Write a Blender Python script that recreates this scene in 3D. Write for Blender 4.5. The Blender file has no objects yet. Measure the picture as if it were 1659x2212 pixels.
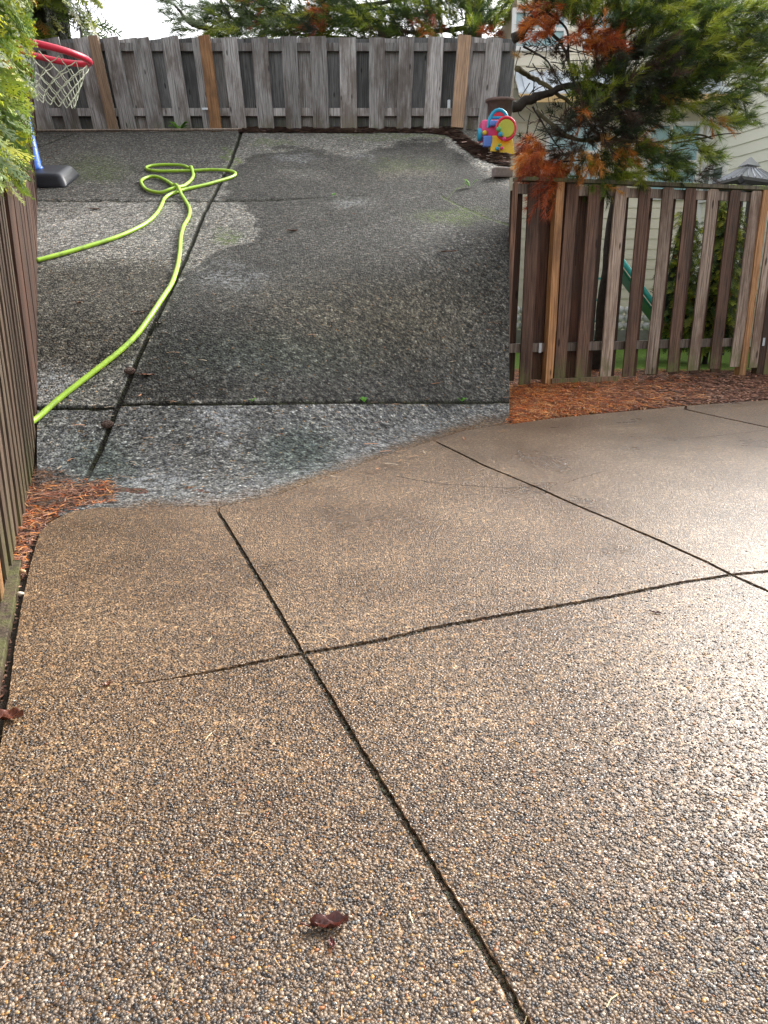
import bpy, bmesh, math, random
import numpy as np
from mathutils import Vector, Matrix
random.seed(7); rng = np.random.default_rng(7)
C = bpy.context.scene.collection
R = math.radians

# ------------------------------------------------------------------ camera
H = 1.1; FP = 1662.0; CU = 829.5; CV = 1106.0; PITCH = math.atan(506/1662)
cp, sp = math.cos(PITCH), math.sin(PITCH)
cam_d = bpy.data.cameras.new('camera'); cam = bpy.data.objects.new('camera', cam_d); C.objects.link(cam)
cam.location = (0, 0, H); cam.rotation_euler = (math.pi/2 - PITCH, 0, 0)
cam_d.sensor_fit = 'AUTO'; cam_d.sensor_width = 36; cam_d.lens = 36*FP/2212; cam_d.clip_start = .05; cam_d.clip_end = 1000
bpy.context.scene.camera = cam
# ------------------------------------------------------------------ sky, sun, exposure
SUN_EL, SUN_ROT = R(36), R(42)
w = bpy.data.worlds.new('World'); bpy.context.scene.world = w; w.use_nodes = True
nt = w.node_tree; nt.nodes.clear()
sky = nt.nodes.new('ShaderNodeTexSky'); sky.sky_type = 'NISHITA'; sky.sun_disc = False
sky.sun_elevation = SUN_EL; sky.sun_rotation = SUN_ROT; sky.dust_density = 4; sky.air_density = 1.0; sky.ozone_density = 1
hs = nt.nodes.new('ShaderNodeHueSaturation'); hs.inputs['Saturation'].default_value = .12; hs.inputs['Value'].default_value = 1.0
bg = nt.nodes.new('ShaderNodeBackground'); bg.inputs['Strength'].default_value = .15
wo = nt.nodes.new('ShaderNodeOutputWorld')
nt.links.new(sky.outputs[0], hs.inputs['Color']); nt.links.new(hs.outputs[0], bg.inputs[0]); nt.links.new(bg.outputs[0], wo.inputs[0])
sd = bpy.data.lights.new('sun', 'SUN'); sd.energy = 1.5; sd.angle = R(11); sd.color = (1, .96, .9)
so = bpy.data.objects.new('sun', sd); C.objects.link(so)
sdir = Vector((math.sin(SUN_ROT)*math.cos(SUN_EL), math.cos(SUN_ROT)*math.cos(SUN_EL), math.sin(SUN_EL)))
so.rotation_euler = sdir.to_track_quat('Z', 'Y').to_euler(); so.location = (4, -4, 9)
vs = bpy.context.scene.view_settings
vs.view_transform = 'Standard'; vs.look = 'None'; vs.gamma = 1; vs.use_curve_mapping = False; vs.exposure = 1.62

# ------------------------------------------------------------------ measuring: photo point -> place
def ray(u, v):
    a = (u-CU)/FP; b = (CV-v)/FP
    return a, cp + b*sp, -sp + b*cp
def at(u, v, y):
    a, dy, dz = ray(u, v); t = y/dy
    return Vector((a*t, y, H + dz*t))
def gp(u, v, z=0.0):
    a, dy, dz = ray(u, v); t = (z-H)/dz
    return Vector((a*t, dy*t, z))
def proj(x, y, z):
    dep = y*cp - (z-H)*sp; upc = y*sp + (z-H)*cp
    return CU + FP*x/dep, CV - FP*upc/dep
# rising part of the patio
SL = .3228; Y0 = 3.55; LB = 2.6; YB = 14.35
FC = np.array([(80,1092),(150,1096),(250,1100),(480,1098),(600,1072),(770,1008),(860,978),(1000,932),(1100,915)], float)
def ystart(u):
    v = np.interp(u, FC[:,0], FC[:,1]); p = gp(float(u), float(v)); return p.y
def sm(t): t = np.clip(t, 0, 1); return t*t*(3-2*t)
def zr(y, ys):
    return SL*np.maximum(0, y-Y0)*sm((y-ys)/LB)
def column(u, ys, y):
    z = zr(y, ys); dep = y*cp - (z-H)*sp
    x = (u-CU)/FP*dep
    v = CV - FP*(y*sp+(z-H)*cp)/dep
    return x, z, v
_tab = {}
def up(u, v, dz=0.0):
    """point on the rising patio seen at u, v"""
    k = round(u)
    if k not in _tab:
        ys = ystart(k); y = np.concatenate([np.linspace(ys-.3, ys+3, 300), np.linspace(ys+3.01, 22, 500)])
        x, z, vv = column(k, ys, y); o = np.argsort(-vv); _tab[k] = (-vv[o], y[o])
        _tab[k] = (np.maximum.accumulate(-vv), y)
    a, y = _tab[k]; yy = float(np.interp(-v, a, y)); ys = ystart(k)
    x, z, _ = column(u, ys, yy)
    return Vector((float(x), yy, float(z)+dz))

# ------------------------------------------------------------------ object helpers
def tag(o, label=None, cat=None, group=None, kind=None):
    if label: o['label'] = label
    if cat: o['category'] = cat
    if group: o['group'] = group
    if kind: o['kind'] = kind
    return o
def empty(name, loc=(0,0,0), rz=0, **k):
    o = bpy.data.objects.new(name, None); C.objects.link(o); o.location = loc; o.rotation_euler = (0,0,rz)
    o.empty_display_size = .1
    return tag(o, **k)
def link(name, me, mat=None, parent=None, **k):
    o = bpy.data.objects.new(name, me); C.objects.link(o)
    if mat and not me.materials: me.materials.append(mat)
    if parent is not None: o.parent = parent
    return tag(o, **k)
def nmesh(name, V, Fq, col=None, smooth=False, attrs=None):
    """fast mesh from numpy arrays; Fq (n,3) or (n,4)"""
    V = np.asarray(V, np.float32); Fq = np.asarray(Fq, np.int32); n, k = Fq.shape
    me = bpy.data.meshes.new(name); me.vertices.add(len(V)); me.vertices.foreach_set('co', V.ravel())
    me.loops.add(n*k); me.loops.foreach_set('vertex_index', Fq.ravel())
    me.polygons.add(n); me.polygons.foreach_set('loop_start', np.arange(0, n*k, k, dtype=np.int32))
    try: me.polygons.foreach_set('loop_total', np.full(n, k, np.int32))
    except Exception: pass
    me.polygons.foreach_set('use_smooth', np.full(n, smooth)); me.update(calc_edges=True)
    if col is not None:
        a = me.color_attributes.new('col', 'FLOAT_COLOR', 'POINT')
        c = np.ones((len(V), 4), np.float32); c[:, :3] = col; a.data.foreach_set('color', c.ravel())
    for kx, vx in (attrs or {}).items():
        a = me.attributes.new(kx, 'FLOAT', 'POINT'); a.data.foreach_set('value', np.asarray(vx, np.float32))
    return me
class MB:
    def __init__(s): s.v = []; s.f = []
    def add(s, V, Fs):
        b = len(s.v); s.v += [tuple(x) for x in V]; s.f += [tuple(i+b for i in f) for f in Fs]; return s
    def box(s, c, d, rot=None, taper=0):
        x, y, z = [q/2 for q in d]
        V = [Vector((i*x*(1-taper*(k > 0)), j*y*(1-taper*(k > 0)), k*z)) for k in (-1,1) for j in (-1,1) for i in (-1,1)]
        if rot is not None: V = [rot @ p for p in V]
        return s.add([p+Vector(c) for p in V], [(0,2,3,1),(4,5,7,6),(0,1,5,4),(2,6,7,3),(0,4,6,2),(1,3,7,5)])
    def hexa(s, P):      # eight corners, bottom ring then top ring
        return s.add(P, [(3,2,1,0),(4,5,6,7),(0,1,5,4),(1,2,6,5),(2,3,7,6),(3,0,4,7)])
    def lathe(s, prof, c=(0,0,0), n=16, axis=None):
        V = []; Fs = []
        q = axis.to_track_quat('Z','Y') if axis is not None else None
        for r, z in prof:
            for i in range(n):
                a = 2*math.pi*i/n; p = Vector((r*math.cos(a), r*math.sin(a), z))
                if q: p = q @ p
                V.append(p+Vector(c))
        for j in range(len(prof)-1):
            for i in range(n): Fs.append((j*n+i, j*n+(i+1)%n, (j+1)*n+(i+1)%n, (j+1)*n+i))
        Fs.append(tuple(range(n-1,-1,-1))); Fs.append(tuple((len(prof)-1)*n+i for i in range(n)))
        return s.add(V, Fs)
    def tube(s, pts, r, n=8, closed=False):
        pts = [Vector(p) for p in pts]; m = len(pts); V = []; Fs = []
        prev = None
        for i, p in enumerate(pts):
            t = (pts[(i+1) % m if closed else min(i+1, m-1)] - pts[(i-1) % m if closed else max(i-1, 0)])
            if t.length < 1e-9: t = Vector((0,0,1))
            t.normalize()
            if prev is None:
                a = Vector((0,0,1)) if abs(t.z) < .9 else Vector((1,0,0)); prev = t.cross(a).normalized()
            prev = (prev - t*prev.dot(t)).normalized(); b = t.cross(prev)
            rr = r[i] if hasattr(r, '__len__') else r
            for k in range(n):
                a = 2*math.pi*k/n; V.append(p + (prev*math.cos(a)+b*math.sin(a))*rr)
        mm = m if closed else m-1
        for i in range(mm):
            for k in range(n):
                j = (i+1) % m; Fs.append((i*n+k, i*n+(k+1)%n, j*n+(k+1)%n, j*n+k))
        if not closed: Fs.append(tuple(range(n-1,-1,-1))); Fs.append(tuple((m-1)*n+k for k in range(n)))
        return s.add(V, Fs)
    def mesh(s, name, smooth=False, bevel=0, seg=2):
        me = bpy.data.meshes.new(name); me.from_pydata(s.v, [], s.f)
        if bevel:
            bm = bmesh.new(); bm.from_mesh(me)
            bmesh.ops.bevel(bm, geom=bm.edges[:], offset=bevel, segments=seg, affect='EDGES', profile=.6, clamp_overlap=True)
            bm.to_mesh(me); bm.free()
        bm = bmesh.new(); bm.from_mesh(me); bmesh.ops.recalc_face_normals(bm, faces=bm.faces[:]); bm.to_mesh(me); bm.free()
        me.polygons.foreach_set('use_smooth', [smooth]*len(me.polygons)); return me
    def build(s, name, mat, parent=None, smooth=False, bevel=0, seg=2, **k):
        return link(name, s.mesh(name, smooth, bevel, seg), mat, parent, **k)
def spline(P, n=8):
    P = [Vector(p) for p in P]; out = []
    for i in range(len(P)-1):
        a, b, c, d = P[max(i-1,0)], P[i], P[i+1], P[min(i+2, len(P)-1)]
        for k in range(n):
            t = k/n; out.append(.5*((2*b)+(c-a)*t+(2*a-5*b+4*c-d)*t*t+(3*b-3*c+d-a)*t**3))
    out.append(P[-1]); return out
# value noise on numpy arrays
_tbl = rng.random((256, 256))
def vnoise(x, y, s=1.0, o=3):
    x = np.asarray(x, float)*s; y = np.asarray(y, float)*s; out = 0; amp = 1; tot = 0
    for k in range(o):
        x, y = x*.8-y*.6+5.3*k, x*.6+y*.8+1.7*k
        xi = np.floor(x).astype(int); yi = np.floor(y).astype(int); fx = sm(x-xi); fy = sm(y-yi)
        g = lambda i, j: _tbl[(xi+i+k*37) & 255, (yi+j+k*91) & 255]
        out = out + amp*((g(0,0)*(1-fx)+g(1,0)*fx)*(1-fy)+(g(0,1)*(1-fx)+g(1,1)*fx)*fy); tot += amp; amp *= .5; x = x*2.03; y = y*2.03
    return out/tot

# ------------------------------------------------------------------ materials
class NT:
    def __init__(s, name):
        s.m = bpy.data.materials.new(name); s.m.use_nodes = True; s.t = s.m.node_tree; s.t.nodes.clear()
        s.out = s.n('ShaderNodeOutputMaterial'); s.b = s.n('ShaderNodeBsdfPrincipled'); s.l(s.b.outputs[0], s.out.inputs[0])
    def n(s, k, **p):
        x = s.t.nodes.new(k)
        for a, b in p.items(): setattr(x, a, b)
        return x
    def l(s, a, b): s.t.links.new(a, b)
    def coord(s, scale=(1,1,1), rnd=False, which='Object'):
        tc = s.n('ShaderNodeTexCoord'); mp = s.n('ShaderNodeMapping'); mp.inputs['Scale'].default_value = scale
        s.l(tc.outputs[which], mp.inputs[0])
        if rnd:
            oi = s.n('ShaderNodeObjectInfo'); mul = s.n('ShaderNodeMath', operation='MULTIPLY'); mul.inputs[1].default_value = 37.0
            s.l(oi.outputs['Random'], mul.inputs[0]); s.l(mul.outputs[0], mp.inputs['Location']); s.rand = oi.outputs['Random']
        return mp.outputs[0]
    def noise(s, vec, scale, detail=4, rough=.55, dist=0):
        x = s.n('ShaderNodeTexNoise'); x.inputs['Scale'].default_value = scale; x.inputs['Detail'].default_value = detail
        x.inputs['Roughness'].default_value = rough; x.inputs['Distortion'].default_value = dist; s.l(vec, x.inputs['Vector']); return x.outputs['Fac']
    def ramp(s, fac, stops, interp='LINEAR'):
        x = s.n('ShaderNodeValToRGB'); e = x.color_ramp.elements; x.color_ramp.interpolation = interp
        while len(e) < len(stops): e.new(.5)
        for i, (p, c) in enumerate(stops):
            e[i].position = p; e[i].color = (c[0], c[1], c[2], 1) if hasattr(c, '__len__') else (c, c, c, 1)
        s.l(fac, x.inputs[0]); return x.outputs[0]
    def mix(s, fac, a, b, mode='MIX'):
        x = s.n('ShaderNodeMix', data_type='RGBA', blend_type=mode); x.clamp_factor = True
        for sock, val in ((x.inputs[0], fac), (x.inputs[6], a), (x.inputs[7], b)):
            if isinstance(val, (int, float)): sock.default_value = val
            elif isinstance(val, tuple): sock.default_value = (*val, 1)
            else: s.l(val, sock)
        return x.outputs[2]
    def math(s, op, a, b=0.0, clamp=False):
        x = s.n('ShaderNodeMath', operation=op); x.use_clamp = clamp
        for sock, val in ((x.inputs[0], a), (x.inputs[1], b)):
            if isinstance(val, (int, float)): sock.default_value = val
            else: s.l(val, sock)
        return x.outputs[0]
    def bump(s, h, dist, strength=1.0):
        x = s.n('ShaderNodeBump'); x.inputs['Distance'].default_value = dist; x.inputs['Strength'].default_value = strength
        s.l(h, x.inputs['Height']); s.l(x.outputs[0], s.b.inputs['Normal'])
    def attr(s, name, out='Color'):
        x = s.n('ShaderNodeAttribute'); x.attribute_name = name; return x.outputs[out]
    def set(s, **k):
        for a, b in k.items():
            sock = s.b.inputs[a.replace('_', ' ')]
            if isinstance(b, (int, float)): sock.default_value = b
            elif isinstance(b, tuple): sock.default_value = (*b, 1)
            else: s.l(b, sock)
        return s
def flat(name, col, rough=.5, var=.15, scale=8, bump=0, metal=0, spec=.5):
    s = NT(name); v = s.coord(); f = s.noise(v, scale, 5)
    c = s.ramp(f, [(.25, tuple(q*(1-var) for q in col)), (.75, tuple(min(1, q*(1+var)) for q in col))])
    s.set(Base_Color=c, Roughness=rough, Metallic=metal); s.b.inputs['Specular IOR Level'].default_value = spec
    if bump: s.bump(f, bump)
    return s.m

def pebbles(s, v, scale, cols):
    """exposed aggregate: cell colour, relief"""
    nz = s.n('ShaderNodeTexNoise'); nz.inputs['Scale'].default_value = scale*.9; s.l(v, nz.inputs['Vector'])
    wv = s.n('ShaderNodeVectorMath', operation='MULTIPLY_ADD'); wv.inputs[1].default_value = (.5/scale,)*3
    s.l(nz.outputs['Color'], wv.inputs[0]); s.l(v, wv.inputs[2])
    vo = s.n('ShaderNodeTexVoronoi', feature='F1'); vo.inputs['Scale'].default_value = scale; vo.inputs['Randomness'].default_value = 1
    s.l(wv.outputs[0], vo.inputs['Vector'])
    sep = s.n('ShaderNodeSeparateColor'); s.l(vo.outputs['Color'], sep.inputs[0])
    cc = s.ramp(sep.outputs[0], cols, 'CONSTANT')
    dome = s.math('SUBTRACT', 1.0, s.math('MULTIPLY', vo.outputs['Distance'], 1.35), True)
    dome = s.math('POWER', dome, .6)
    # how far each stone stands out differs from stone to stone
    stand = s.math('MULTIPLY_ADD', sep.outputs[1], .8); 
    stand.node.inputs[2].default_value = .35
    h = s.math('MULTIPLY', dome, stand)
    edge = s.ramp(vo.outputs['Distance'], [(.34, 0.0), (.52, 1.0)])
    return cc, h, edge
BR = [(0,(.060,.037,.024)),(.16,(.13,.080,.048)),(.32,(.018,.012,.010)),(.45,(.20,.13,.075)),(.62,(.09,.058,.037)),(.76,(.035,.024,.018)),(.85,(.27,.19,.115)),(.93,(.26,.12,.03)),(.948,(.15,.10,.07)),(.98,(.40,.31,.21))]
GR = [(0,(.10,.096,.09)),(.2,(.15,.145,.135)),(.38,(.035,.037,.042)),(.55,(.20,.195,.18)),(.7,(.07,.075,.085)),(.85,(.27,.255,.22)),(.94,(.24,.14,.06)),(.96,(.36,.36,.34))]
def concrete_brown(s, v, sc=136):
    cc, h, edge = pebbles(s, v, sc, BR)
    mort = s.ramp(s.noise(v, 60, 3), [(.3,(.120,.080,.048)),(.7,(.235,.168,.105))])
    c = s.mix(s.math('MULTIPLY', edge, .8), cc, mort)
    c = s.mix(1.0, c, s.ramp(s.noise(v, 56, 3, .75), [(.37,(.30,.28,.26)),(.5,(.92,.9,.88)),(.63,(1.85,1.8,1.72))]), 'MULTIPLY')
    c = s.mix(1.0, c, s.ramp(s.noise(v, 22, 3, .75), [(.36,(.66,.64,.61)),(.64,(1.32,1.31,1.28))]), 'MULTIPLY')
    big = s.noise(v, 1.6, 5, .6)
    c = s.mix(1.0, c, s.ramp(big, [(.32,(.60,.49,.36)),(.5,(.97,.87,.74)),(.68,(1.3,1.24,1.14))]), 'MULTIPLY')
    return c, h, big
def M_lower():
    s = NT('brown_wet_aggregate'); v = s.coord()
    c, h, big = concrete_brown(s, v)
    r = s.ramp(big, [(.3,.24),(.75,.42)])
    s.set(Base_Color=c, Roughness=r); s.b.inputs['Specular IOR Level'].default_value = .5
    sx = s.n('ShaderNodeSeparateXYZ'); s.l(s.coord(), sx.inputs[0]); wx_ = s.math('ADD', sx.outputs[0], s.math('MULTIPLY', s.noise(v, .9, 3), 1.2)); s.l(s.ramp(s.math('MULTIPLY', wx_, .25), [(.16,.08),(.55,.62)]), s.b.inputs['Coat Weight']); s.b.inputs['Coat Roughness'].default_value = .42; s.b.inputs['Coat IOR'].default_value = 1.6
    s.bump(h, .0048, 1.0); return s.m
def M_upper():
    s = NT('grey_aggregate'); v = s.coord()
    c1, h1, big = concrete_brown(s, v)
    c2, h2, e2 = pebbles(s, v, 62, GR)
    mort = s.ramp(s.noise(v, 40, 4), [(.3,(.065,.065,.062)),(.7,(.16,.157,.145))])
    c2 = s.mix(s.math('MULTIPLY', e2, .7), c2, mort)
    c2 = s.mix(1.0, c2, s.ramp(s.noise(v, 14, 5, .75), [(.35,.6),(.65,1.35)]), 'MULTIPLY')
    c2 = s.mix(1.0, c2, s.ramp(s.noise(v, 30, 3, .8), [(.37,.3),(.5,.9),(.64,2.0)]), 'MULTIPLY')
    m = s.attr('brown', 'Fac')
    c2 = s.mix(1.0, c2, s.attr('col'), 'MULTIPLY')
    # efflorescence: pale crust between the stones
    wh = s.attr('white', 'Fac'); wf = s.math('MULTIPLY', wh, s.ramp(s.noise(v, 26, 5, .7), [(.47,0.),(.60,.75)]))
    c2 = s.mix(wf, c2, (.42,.44,.46))
    mo = s.attr('moss', 'Fac'); mf = s.math('MULTIPLY', mo, s.ramp(s.noise(v, 18, 5, .7), [(.40,0.),(.6,1.)]))
    c2 = s.mix(mf, c2, (.085,.13,.02))
    jf = s.attr('joint', 'Fac'); c2 = s.mix(jf, c2, s.ramp(s.noise(v, 30, 4), [(.45,(.008,.007,.006)),(.7,(.028,.032,.010))]))
    c = s.mix(m, c2, c1); h = s.math('ADD', s.math('MULTIPLY', h1, s.math('MULTIPLY', m, .0035)), s.math('MULTIPLY', h2, .006))
    s.set(Base_Color=c, Roughness=s.attr('rough', 'Fac')); s.b.inputs['Specular IOR Level'].default_value = .10
    s.bump(h, 1.3, 1.0); return s.m
def wood(name, lo, hi, moss=0.0, rough=.6, stain=(.05,.035,.028), sf=.6, base=None):
    s = NT(name); v = s.coord((14, 14, 1.0), True)
    g = s.noise(v, 3.2, 6, .6, .6); g2 = s.noise(s.coord((90,90,2.2), True), 1.0, 3, .6)
    c = s.ramp(g, [(.28, lo), (.5, tuple((a+b)/2 for a, b in zip(lo, hi))), (.75, hi)])
    c = s.mix(.55, c, s.ramp(g2, [(.38, tuple(q*.35 for q in lo)), (.58, hi)]))
    st = s.noise(s.coord((3,3,1.1), True), 1.3, 5, .6)
    c = s.mix(s.ramp(st, [(.46,0.),(.62,sf)]), c, stain)
    c = s.mix(1.0, c, s.ramp(s.rand, [(0,.6),(.5,1.0),(1,1.38)]), 'MULTIPLY')
    # knots
    vk = s.n('ShaderNodeTexVoronoi'); vk.inputs['Scale'].default_value = 1.0; s.l(s.coord((7,3,2.1), True), vk.inputs['Vector'])
    c = s.mix(s.ramp(vk.outputs['Distance'], [(.07,.9),(.12,0.)]), c, tuple(q*.35 for q in lo))
    if moss:
        tc = s.n('ShaderNodeTexCoord'); sx = s.n('ShaderNodeSeparateXYZ'); s.l(tc.outputs['Object'], sx.inputs[0])
        low = s.ramp(sx.outputs[2], [(.0,1.),(.35,0.)]); mn = s.ramp(s.noise(s.coord((6,6,3), True), 1.6, 5, .7), [(.42,0.),(.6,1.)])
        c = s.mix(s.math('MULTIPLY', s.math('MULTIPLY', low, mn), moss), c, (.11,.12,.035))
    s.set(Base_Color=c, Roughness=rough); s.b.inputs['Specular IOR Level'].default_value = .25; s.bump(s.math('ADD', g, g2), .0035, 1.0); return s.m
def colmat(name, rough=.6, trans=.25, spec=.4, mul=1.0):
    s = NT(name); c = s.attr('col')
    s.set(Base_Color=c, Roughness=rough); s.b.inputs['Specular IOR Level'].default_value = spec
    if trans:
        tr = s.n('ShaderNodeBsdfTranslucent'); s.l(c, tr.inputs[0]); mx = s.n('ShaderNodeMixShader'); mx.inputs[0].default_value = trans
        s.l(s.b.outputs[0], mx.inputs[1]); s.l(tr.outputs[0], mx.inputs[2]); s.l(mx.outputs[0], s.out.inputs[0])
    return s.m
mat_lower = M_lower(); mat_upper = M_upper()
W_brown = wood('brown_wet_cedar', (.055,.026,.017), (.24,.135,.09), .8)
W_dark = wood('dark_wet_shaded_cedar', (.034,.014,.009), (.11,.053,.034), .3)  # dark wet wood; shade of the back pickets is also in its colour
W_pale = wood('pale_weathered_cedar', (.11,.068,.045), (.44,.34,.27), .8, sf=.75, stain=(.10,.055,.035))
W_grey = wood('grey_weathered_cedar', (.13,.122,.118), (.47,.45,.44), .6, .7, stain=(.11,.085,.07), sf=.75)
W_greyd = wood('grey_shaded_cedar', (.07,.07,.07), (.20,.20,.20), .5, .7, stain=(.06,.06,.06))  # darker grey copy for back boards, their shade put into the colour
W_rail = wood('grey_rail_wood', (.11,.08,.06), (.38,.31,.25), .2, sf=.5)
W_orange = wood('new_orange_cedar', (.30,.13,.05), (.58,.31,.14), .25, .55, stain=(.17,.085,.04), sf=.75)
W_tan = wood('tan_cedar', (.30,.19,.12), (.52,.35,.23), .25, .6, stain=(.2,.13,.09), sf=.4)
W_left = wood('side_fence_cedar', (.03,.018,.012), (.135,.10,.07), .6, stain=(.10,.06,.045), sf=.6)
m_soil = flat('dark_soil', (.030,.020,.013), .85, .5, 40, .01)
m_bark = flat('pine_bark', (.035,.028,.022), .8, .5, 14, .02)
m_barkm = flat('mossy_bark', (.10,.085,.04), .8, .5, 10, .02)
m_leafcol = colmat('needles', .45, .45)
m_litter = colmat('litter', .55, .1)
m_steel = flat('galvanised_bracket', (.45,.48,.5), .4, .2, 20, 0, .6)

# ------------------------------------------------------------------ ground
def sheet(name, x0, x1, y0, y1, z, mat, **k):
    return link(name, nmesh(name, [(x0,y0,z),(x1,y0,z),(x1,y1,z),(x0,y1,z)], [(0,1,2,3)]), mat, **k)
g_ = NT('ground_earth'); v_ = g_.coord(); f_ = g_.noise(v_, 25, 6, .7)
g_.set(Base_Color=g_.ramp(f_, [(.35,(.012,.008,.005)),(.6,(.05,.032,.018)),(.8,(.10,.055,.022))]), Roughness=.8); g_.bump(f_, .012)
sheet('ground', -150, 150, -60, 300, -.03, g_.m, kind='structure')

# -- lower patio: flat slabs between joints
JA1 = [(470,1104),(500,1152),(545,1227),(577,1280),(610,1337),(652,1411)]
JA2 = [(656,1414),(700,1487),(750,1572),(820,1687),(880,1785),(930,1866),(995,1971),(1070,2091),(1130,2201),(1190,2300)]
JB = [(905,936),(995,980),(1045,1005),(1110,1032),(1158,1052),(1230,1085),(1330,1127),(1430,1170),(1520,1211),(1580,1241)]
JB2 = [(1583,1243),(1659,1277),(1780,1330)]
JC0 = [(20,1497),(120,1489),(232,1482),(300,1476),(360,1467),(450,1452),(550,1432),(645,1412)]
JC1 = [(662,1410),(745,1397),(829,1382),(930,1357),(1080,1330),(1230,1305),(1355,1282),(1480,1257),(1576,1242)]
JC2 = [(1584,1241),(1659,1234),(1800,1212)]
JD = [(1480,884),(1560,902),(1659,923),(1800,950)]
def ev(P, side, t=0.008): return [(p[0], p[1], t) for p in P]
back = [(250,1090),(480,1088),(600,1062),(770,1000),(860,970)]
W = .008; WB = .010; WD = .016; WC = lambda p: .0125
def S(*edges):
    out = []
    for P, wd in edges:
        for p in P: out.append((p[0], p[1], wd(p) if callable(wd) else wd))
    return out
fadeC = lambda p: .0105*min(1, max(0.06, (p[0]-215)/300))
slabs = [
 S(([(250,1090),(150,1106),(110,1127),(86,1150),(74,1190),(63,1230),(46,1310),(31,1400),(20,1497)],0),(JC0,fadeC),(JA1[::-1],W),([(470,1088)],W)),
 S(([(474,1088)],W),(JA1,W),(JC1,WC),(JB[::-1],WB),([(860,968),(770,998),(600,1062)],0)),
 S((JB,WB),(JC2,WC),([(1800,950)],W),(JD[::-1],WD),([(1480,877),(1380,886),(1280,895),(1190,904),(1100,917),(1000,926),(905,928)],0)),
 S((JD,WD),([(1800,845),(1659,864),(1560,871),(1484,876)],0)),
 S((JC0,fadeC),(JA2,W),([(1190,2300),(-120,2300),(-80,2100),(-45,1900),(-12,1700),(8,1560),(20,1497)],0)),
 S((JC1,WC),(JB2,WB),([(1780,1330),(1780,2300),(1190,2300)],0),(JA2[::-1],W)),
 S((JC2,WC),([(1800,1212),(1780,1330)],0),(JB2[::-1],WB)),
]
patio = empty('patio', (0,0,0), kind='structure')
def build_slab(P):
    pts = [(gp(u, v), wd) for u, v, wd in P]
    # drop coincident points, densify
    loop = []
    for i in range(len(pts)):
        a, wa = pts[i]; b, wb = pts[(i+1) % len(pts)]
        L = (b-a).length
        if L < 1e-4: continue
        d = a.y*.5+.5; n = max(1, min(60, int(L/(.012*d))))
        for k in range(n):
            t = k/n; loop.append((a.lerp(b, t), wa*(1-t)+wb*t))
    m = len(loop); area = sum(loop[i][0].x*loop[(i+1)%m][0].y-loop[(i+1)%m][0].x*loop[i][0].y for i in range(m))
    if area < 0: loop = loop[::-1]
    outer = []; inner = []
    for i in range(m):
        p, wd = loop[i]; t = (loop[(i+1)%m][0]-loop[i-1][0]); t.z = 0; t.normalize(); nrm = Vector((-t.y, t.x, 0))
        j = (random.random()-.5)*.004*(1 if wd > 0.003 else .5)
        outer.append(p+nrm*(wd+j)); inner.append(p+nrm*(wd+j+.0008))
    bm = bmesh.new()
    vi = [bm.verts.new((p.x,p.y,0)) for p in inner]; vo = [bm.verts.new((p.x,p.y,-.0012)) for p in outer]
    vb = [bm.verts.new((p.x,p.y,-.06)) for p in outer]
    from mathutils.geometry import delaunay_2d_cdt
    ov, oe, of, ovo, oeo, ofo = delaunay_2d_cdt([Vector((p.x,p.y)) for p in inner], [], [list(range(m))], 1, 1e-6)
    nv = [vi[o[0]] if o else bm.verts.new((c.x,c.y,0)) for c, o in zip(ov, ovo)]
    for f in of:
        try:
            fc = bm.faces.new([nv[i] for i in f]); fc.normal_update()
            if fc.normal.z < 0: fc.normal_flip()
        except ValueError: pass
    for i in range(m):
        j = (i+1)%m
        bm.faces.new((vo[i],vo[j],vi[j],vi[i])); bm.faces.new((vb[i],vb[j],vo[j],vo[i]))
    me = bpy.data.meshes.new('concrete_slab'); bm.to_mesh(me); bm.free(); return me
for P in slabs: link('concrete_slab', build_slab(P), mat_lower, patio)
# the patio goes on beside and behind the camera
def apron(pts):
    bm = bmesh.new(); bm.faces.new([bm.verts.new(p) for p in pts]); bmesh.ops.recalc_face_normals(bm, faces=bm.faces[:])
    for f in bm.faces:
        if f.normal.z < 0: f.normal_flip()
    me = bpy.data.meshes.new('concrete_slab'); bm.to_mesh(me); bm.free(); link('concrete_slab', me, mat_lower, patio)
q = [gp(-120,2300), gp(1780,2300), gp(1780,1330), gp(1800,950), gp(1800,845)]
apron([(q[0].x,q[0].y-.003,0), (q[0].x-.1,-3,0), (5,-3,0), (5,q[1].y-.003,0)])
apron([(q[1].x+.002,q[1].y,0), (5,q[1].y,0), (9,q[4].y,0), (q[4].x+.01,q[4].y,0), (q[3].x+.002,q[3].y,0), (q[2].x+.002,q[2].y,0)])

# hairline crack crossing two slabs, as a thin open cut filled with grit
def strip(name, pts, wid, mat, parent=None, z=.001, wob=.004, surf=None, **k):
    P = spline([surf(*p) if surf else gp(*p) for p in pts], 10); mb = MB(); V = []; Fs = []
    for i, p in enumerate(P):
        t = P[min(i+1,len(P)-1)]-P[max(i-1,0)]; n = Vector((-t.y,t.x,0)).normalized()
        o = n*(random.random()-.5)*wob; w2 = wid*(.35+random.random()*.65)*min(1, (i+1)/4, (len(P)-i)/4)
        V += [p+o-n*w2/2+Vector((0,0,z)), p+o+n*w2/2+Vector((0,0,z))]
        if i: Fs.append((2*i-2,2*i-1,2*i+1,2*i))
    mb.add(V, Fs); return mb.build(name, mat, parent, **k)
strip('crack', [(845,1027),(900,1037),(955,1045),(1030,1050),(1100,1054),(1150,1053)], .011, m_soil, patio, wob=.012)
strip('crack', [(1215,1046),(1250,1034),(1310,1017)], .006, m_soil, patio, wob=.012)
strip('crack', [(1500,946),(1580,938),(1659,929)], .006, m_soil, patio, wob=.012)
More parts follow.
